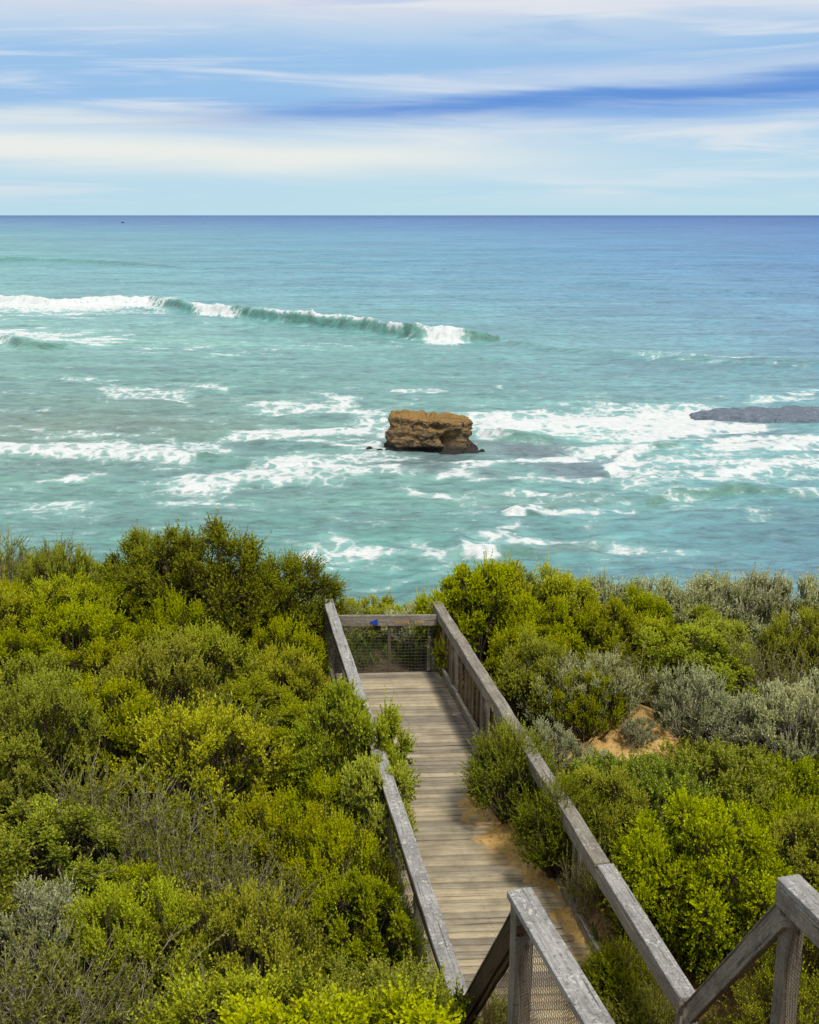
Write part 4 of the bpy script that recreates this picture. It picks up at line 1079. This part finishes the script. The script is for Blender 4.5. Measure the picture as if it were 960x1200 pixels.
def stack_rock():
    base = P(502, 532, 0.0); c0 = base + Vector((0, 3.2, 0))
    nt, nz = 300, 110
    th = np.linspace(0, 2 * math.pi, nt, endpoint=False)
    zk = np.linspace(0, 1, nz)
    T, Zk = np.meshgrid(th, zk)
    Hh = 3.95
    # squarish plan, wider across than deep
    ex = 3.2
    ct, sn = np.cos(T), np.sin(T)
    rad = 1.0 / (np.abs(ct / 4.7) ** ex + np.abs(sn / 3.2) ** ex) ** (1 / ex)
    prof = np.interp(Zk, [0, .06, .16, .3, .5, .68, .82, .93, 1.0], [1.05, 1.02, .96, .93, .92, .90, .91, .93, .89])
    x, y = rad * prof * ct, rad * prof * sn
    x = x + np.where(x > 0, (1 - Zk) ** 2 * .35 * (x / 5), -.25 * Zk * 0 )          # skirt on the right
    z = Zk * Hh
    nz3 = fbm(x * .55 + 20, y * .55 + 20, z * .9 + 20, 5, 61) - .5
    ledge = fbm(T * 1.2 + 9, z * 2.3 + 4, oct=4, seed=62) - .5
    fine = fbm(x * 2 + 7, y * 2 + 7, z * 2.6 + 7, 4, 63) - .5
    blk = np.round((fbm(x * .45 + 3, y * .45 + 3, z * .5 + 3, 3, 66) - .5) * 9) / 9
    dr = nz3 * 1.3 + ledge * .22 + fine * .62 + blk * 1.15
    # caves: a big dark hollow at the right front, small one lower left, undercut foot
    def cave(xc, zc_, rx, rz, dep):
        f = np.exp(-(((x - xc) / rx) ** 2 + ((z - zc_) / rz) ** 2) ** 1.6) * (sn < -.1)
        return -dep * f
    dr = dr + cave(2.9, 1.75, .95, 1.05, 1.9) + cave(-1.2, .55, 2.2, .32, .7) + cave(.9, .6, 1.6, .4, .8) + cave(-3.9, .8, .7, .45, .6) + cave(1.3, 3.3, .8, .4, .6) + cave(-1.6, 2.1, 1.1, .3, .45)
    k_ = (rad * prof + dr) / (rad * prof)
    x2, y2 = x * k_, y * k_
    # the top: tilts down to the right, ragged rim
    top = 1 - .06 * (x2 / 5) - .11 * np.abs(fbm(x2 * .8, y2 * .8, oct=4, seed=64) - .5) * 3
    z2 = z * (1 + (top - 1) * Zk) - .25
    V = np.stack([x2, y2, z2], -1).reshape(-1, 3)
    idx = np.arange(nt * nz).reshape(nz, nt); nxt = np.roll(idx, -1, 1)
    Qd = [np.stack([idx[:-1], nxt[:-1], nxt[1:], idx[1:]], -1).reshape(-1, 4)]
    rim = V[idx[-1]]; off = len(V); cap = []
    rings = 14
    cen = rim.mean(0)
    for q in range(1, rings + 1):
        f = 1 - q / (rings + .0)
        pr = cen + (rim - cen) * max(f, .001)
        pr[:, 2] = cen[2] + (rim[:, 2] - cen[2]) * f + (fbm(pr[:, 0] * .9 + 3, pr[:, 1] * .9 + 3, oct=4, seed=65) - .5) * 1.5 * (1 - f) ** .4 - .045 * (pr[:, 0] / 5)
        cap.append(pr)
    V = np.vstack([V] + cap)
    prev = idx[-1]
    for q in range(rings):
        cur = off + q * nt + np.arange(nt)
        Qd.append(np.stack([prev, np.roll(prev, -1), np.roll(cur, -1), cur], -1)); prev = cur
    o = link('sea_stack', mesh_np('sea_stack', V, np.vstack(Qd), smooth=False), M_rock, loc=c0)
    o.rotation_euler = (0, 0, R(-6))
    tag(o, 'flat-topped brown sandstone rock stack standing in the surf, dark hollow on its right', 'rock')
stack_rock()
def boulder(name, px, py, w, h, seed, label, cat='rock', mat=None, depth=.8):
    r = np.random.RandomState(seed)
    b = P(px, py, 0.0)
    bm = bmesh.new(); bmesh.ops.create_icosphere(bm, subdivisions=4, radius=1)
    V = np.array([v.co[:] for v in bm.verts])
    f = .75 + .65 * fbm(V[:, 0] * 1.6 + seed, V[:, 1] * 1.6 + 3, V[:, 2] * 1.6 + 3, 4, seed)
    V = V * f[:, None] * np.array([w / 2, w / 2 * depth, h])
    for v, c in zip(bm.verts, V): v.co = c
    me = bpy.data.meshes.new(name); bm.to_mesh(me); bm.free()
    return tag(link(name, me, mat or M_wet, loc=(b.x, b.y, -.15)), label, cat)
def wet():
    k = NT('wet_reef'); tc = k.n('ShaderNodeTexCoord').outputs['Object']
    n = k.noise(tc, 1.2, 6, .7); n2 = k.noise(tc, 6, 4, .7)
    c = k.ramp(k.math('ADD', k.math('MULTIPLY', n, .6), k.math('MULTIPLY', n2, .4)), [(.35, (.045, .058, .075)), (.5, (.12, .15, .19)), (.68, (.25, .29, .35))])
    k.principled(c, k.mapr(n, .4, .6, .3, .8), .25, k.bump(n2, .9, .15)); return k.m
M_wet = wet()
boulder('boulder', 433, 527, .95, .5, 3, 'small dark boulder at the left foot of the rock stack', mat=M_rock)
boulder('boulder', 445, 528, .8, .35, 4, 'low dark boulder touching the left foot of the rock stack', mat=M_rock)
boulder('boulder', 565, 527, .6, .22, 5, 'tiny dark rock just right of the rock stack', mat=M_rock)
def reef(px0, px1, py0, py1, name, label, seed):
    """a flat shelf just clear of the water"""
    c = P((px0 + px1) / 2, (py0 + py1) / 2, .3)
    a, b = P(px0, (py0 + py1) / 2, .3), P(px1, (py0 + py1) / 2, .3)
    n_, f_ = P((px0 + px1) / 2, py1, .3), P((px0 + px1) / 2, py0, .3)
    rx, ry = (b.x - a.x) / 2, (f_.y - n_.y) / 2
    nt, nr = 160, 26
    th = np.linspace(0, 2 * math.pi, nt, endpoint=False)
    rr_ = np.linspace(1.12, 0.0, nr)
    Tm, Rm = np.meshgrid(th, rr_)
    ed = .72 + .55 * fbm(np.cos(Tm) * 2.2 + seed, np.sin(Tm) * 2.2 + 7, oct=4, seed=seed)
    x = np.cos(Tm) * Rm * ed * rx; y = np.sin(Tm) * Rm * ed * ry
    z = np.where(Rm > 1.0, -.8, .07) + (fbm(x * .4 + 5, y * .9 + 5, oct=5, seed=seed + 1) - .5) * .62 - .1 * (y / ry)
    idx = np.arange(nt * nr).reshape(nr, nt); nx_ = np.roll(idx, -1, 1)
    Qd = np.stack([idx[:-1], nx_[:-1], nx_[1:], idx[1:]], -1).reshape(-1, 4)
    o = link(name, mesh_np(name, np.stack([x, y, z], -1).reshape(-1, 3), Qd), M_wet, loc=(c.x, c.y, 0))
    tag(o, label, 'reef')
reef(812, 1075, 472, 491, 'reef_shelf', 'flat dark slate-blue rock shelf awash at the right edge of the sea', 71)

# a tiny boat near the horizon
def boat():
    d = depth_of(261.2); x = (144 - 480) / F * d / ray(480, 261.2)[1]
    root = empty('distant_boat', (x, d, 0), 'tiny dark boat far out just below the horizon at left', 'boat')
    bm = bmesh.new()
    st_ = []
    for i in range(9):
        t = i / 8; w = 2.0 * math.sin(math.pi * min(1, .18 + t * .82)) ** .6 + .05; sh = 1.9 + .8 * t * t
        st_.append([bm.verts.new((-5 + 10 * t, sy * w * f, zz * sh)) for sy, f, zz in ((-1, 1, 1), (-1, .7, .0), (0, .01, -.3), (1, .7, .0), (1, 1, 1))])
    for i in range(8):
        for q in range(4): bm.faces.new((st_[i][q], st_[i][q + 1], st_[i + 1][q + 1], st_[i + 1][q]))
        bm.faces.new((st_[i][4], st_[i][0], st_[i + 1][0], st_[i + 1][4]))
    bm.faces.new(st_[0]); bm.faces.new(st_[-1][::-1])
    bmesh.ops.recalc_face_normals(bm, faces=bm.faces)
    me = bpy.data.meshes.new('hull'); bm.to_mesh(me); bm.free()
    link('hull', me, plain('dark_hull', (.02, .025, .035), .5), root)
    bm = bmesh.new(); bmesh.ops.create_cube(bm, size=1)
    for v in bm.verts:
        top = v.co.z > 0
        v.co = Vector((v.co.x * (2.6 if top else 3.4) - 1, v.co.y * 2.2, 3.1 + v.co.z * 2.4))
    bmesh.ops.bevel(bm, geom=list(bm.edges), offset=.2, segments=2, affect='EDGES')
    me = bpy.data.meshes.new('cabin'); bm.to_mesh(me); bm.free()
    link('cabin', me, plain('cabin_paint', (.10, .12, .15), .5), root)
boat()

# ------------------------------------------------------------------ sky, sun, camera
SUN_EL, SUN_AZ = R(57), R(152)      # high, behind the viewer's right shoulder (azimuth from +y towards +x)
w = bpy.data.worlds.new("World"); sc.world = w; w.use_nodes = True
class WT(NT):
    def __init__(s, tree):
        s.t = tree; tree.nodes.clear(); s.out = s.n('ShaderNodeOutputWorld')
k = WT(w.node_tree)
sky = k.n('ShaderNodeTexSky', sky_type='NISHITA', sun_disc=False, sun_elevation=SUN_EL, sun_rotation=SUN_AZ)
sky.air_density = 1.0; sky.dust_density = 1.5; sky.ozone_density = 2.0
STREN = 0.1
dirv = k.n('ShaderNodeTexCoord').outputs['Generated']
sx = k.n('ShaderNodeSeparateXYZ'); k.l(dirv, sx.inputs[0])
el = k.math('MULTIPLY', k.math('ARCSINE', sx.outputs[2]), 57.2958)           # degrees above the horizon
az = k.math('MULTIPLY', k.math('ARCTAN2', sx.outputs[0], sx.outputs[1]), 57.2958)
cv = k.n('ShaderNodeCombineXYZ'); k.l(k.math('MULTIPLY', az, .045), cv.inputs[0]); k.l(k.math('MULTIPLY', el, .36), cv.inputs[1])
cv = cv.outputs[0]
wn = k.noise(cv, 1.0, 5, .55, .3)
wn2 = k.noise(k.mapping(cv, (1.3, 1.7, 1), (4, 2, 0)), 1.0, 6, .54, .7)
wisp = k.noise(k.mapping(cv, (1.0, 1.9, 1), (9, 5, 0), (0, 0, .05)), 1.0, 8, .57, .9)
ew = k.math('ADD', el, k.math('MULTIPLY', k.math('SUBTRACT', wn, .5), 2.6))
def sk(c): return tuple(float(v) / STREN for v in lin(c))
elr = k.mapr(ew, 0, 40, 0, 1, False)
base = k.ramp(elr, [(0, (.56, .80, .91)), (.055, (.46, .72, .91)), (.10, (.48, .68, .89)), (.13, (.31, .54, .86)), (.185, (.33, .56, .86)), (.22, (.56, .70, .87)), (.255, (.86, .81, .85)), (.36, (.86, .87, .90)), (1.0, (.80, .82, .86))])
base = k.mix(1.0, base, (1 / STREN,) * 3 + (1,), 'MULTIPLY')
# thin streaks of white through the layer
lowfade = k.mapr(el, .2, 1.5)
col = k.mix(k.math('MULTIPLY', k.mapr(wisp, .47, .68, 0, .70), lowfade), base, (*sk((236, 239, 244)), 1))
col = k.mix(k.math('MULTIPLY', k.mapr(wn2, .46, .30, 0, .40), k.mapr(el, 3, 5)), col, (*sk((140, 182, 234)), 1))
def gauss(v, c, wdt):
    q = k.math('DIVIDE', k.math('SUBTRACT', v, c), wdt)
    return k.math('POWER', 2.71828, k.math('MULTIPLY', k.math('MULTIPLY', q, q), -1.0))
# pale bank low on the left
e3 = k.math('ADD', el, k.math('MULTIPLY', k.math('SUBTRACT', wn2, .5), 1.5))
bankc = k.math('SUBTRACT', 2.70, k.math('MULTIPLY', az, .016))
bank = k.math('MULTIPLY', gauss(e3, bankc, 1.0), k.mapr(az, 15, -5, .12, 1.0))
col = k.mix(k.math('MULTIPLY', bank, .95, 0, True), col, (*sk((243, 245, 240)), 1))
ridge = k.math('MULTIPLY', gauss(e3, 4.55, .28), k.mapr(az, -2, -14, 0, .75))
col = k.mix(ridge, col, (*sk((232, 238, 238)), 1))
low = k.math('MULTIPLY', gauss(e3, 1.75, .22), k.mapr(az, 0, 10, 0, .55))
col = k.mix(low, col, (*sk((226, 238, 246)), 1))
# deep blue rift, rising to the right
e4 = k.math('ADD', el, k.math('MULTIPLY', k.math('SUBTRACT', wn2, .5), 1.6))
rc = k.math('ADD', 5.05, k.math('MULTIPLY', az, .040))
wid = k.mapr(az, -10, 14, .42, .85, False)
rift = k.math('MULTIPLY', gauss(e4, rc, wid), k.math('MULTIPLY', k.mapr(az, -18, 2, 0, 1.0), k.mapr(wisp, .72, .42, .72, 1.0)))
col = k.mix(k.math('MULTIPLY', rift, .95), col, (*sk((84, 140, 220)), 1))
rift2 = k.math('MULTIPLY', gauss(e4, k.math('ADD', rc, -.9), .35), k.mapr(az, 0, 14, 0, .5))
col = k.mix(rift2, col, (*sk((120, 172, 236)), 1))
# pale crest above the rift
crest = k.math('MULTIPLY', gauss(e4, k.math('ADD', rc, 1.0), .40), k.mapr(az, -6, 2, 0, .55))
col = k.mix(crest, col, (*sk((215, 226, 242)), 1))
# clear sky shows through where the cloud is thin
fin = k.mix(.12, col, sky.outputs[0])
bg = k.n('ShaderNodeBackground'); k.l(fin, bg.inputs[0]); bg.inputs[1].default_value = STREN
k.l(bg.outputs[0], k.out.inputs[0])

sl = bpy.data.lights.new('sun', 'SUN'); sl.energy = 3.1; sl.angle = R(7); sl.color = (1, .95, .86)
so_ = bpy.data.objects.new('sun', sl); C.objects.link(so_)
sdir = Vector((math.sin(SUN_AZ) * math.cos(SUN_EL), math.cos(SUN_AZ) * math.cos(SUN_EL), math.sin(SUN_EL)))
so_.rotation_mode = 'QUATERNION'; so_.rotation_quaternion = sdir.to_track_quat('Z', 'Y'); so_.location = (0, 0, 60)

cam = bpy.data.cameras.new('camera'); co = bpy.data.objects.new('camera', cam); C.objects.link(co)
co.location = (0, 0, ZC); co.rotation_euler = (math.pi / 2 - PITCH, 0, 0)
cam.sensor_fit = 'VERTICAL'; cam.sensor_height = 36.0; cam.lens = 36.0 * F / 1200.0
cam.clip_start = 0.1; cam.clip_end = 400000
sc.camera = co
sc.view_settings.view_transform = 'Standard'; sc.view_settings.look = 'None'; sc.view_settings.exposure = 0; sc.view_settings.gamma = 1
sc.render.resolution_x, sc.render.resolution_y = 819, 1024
sc.cycles.max_bounces = 6; sc.cycles.diffuse_bounces = 3; sc.cycles.glossy_bounces = 2; sc.cycles.transmission_bounces = 3; sc.cycles.transparent_max_bounces = 4
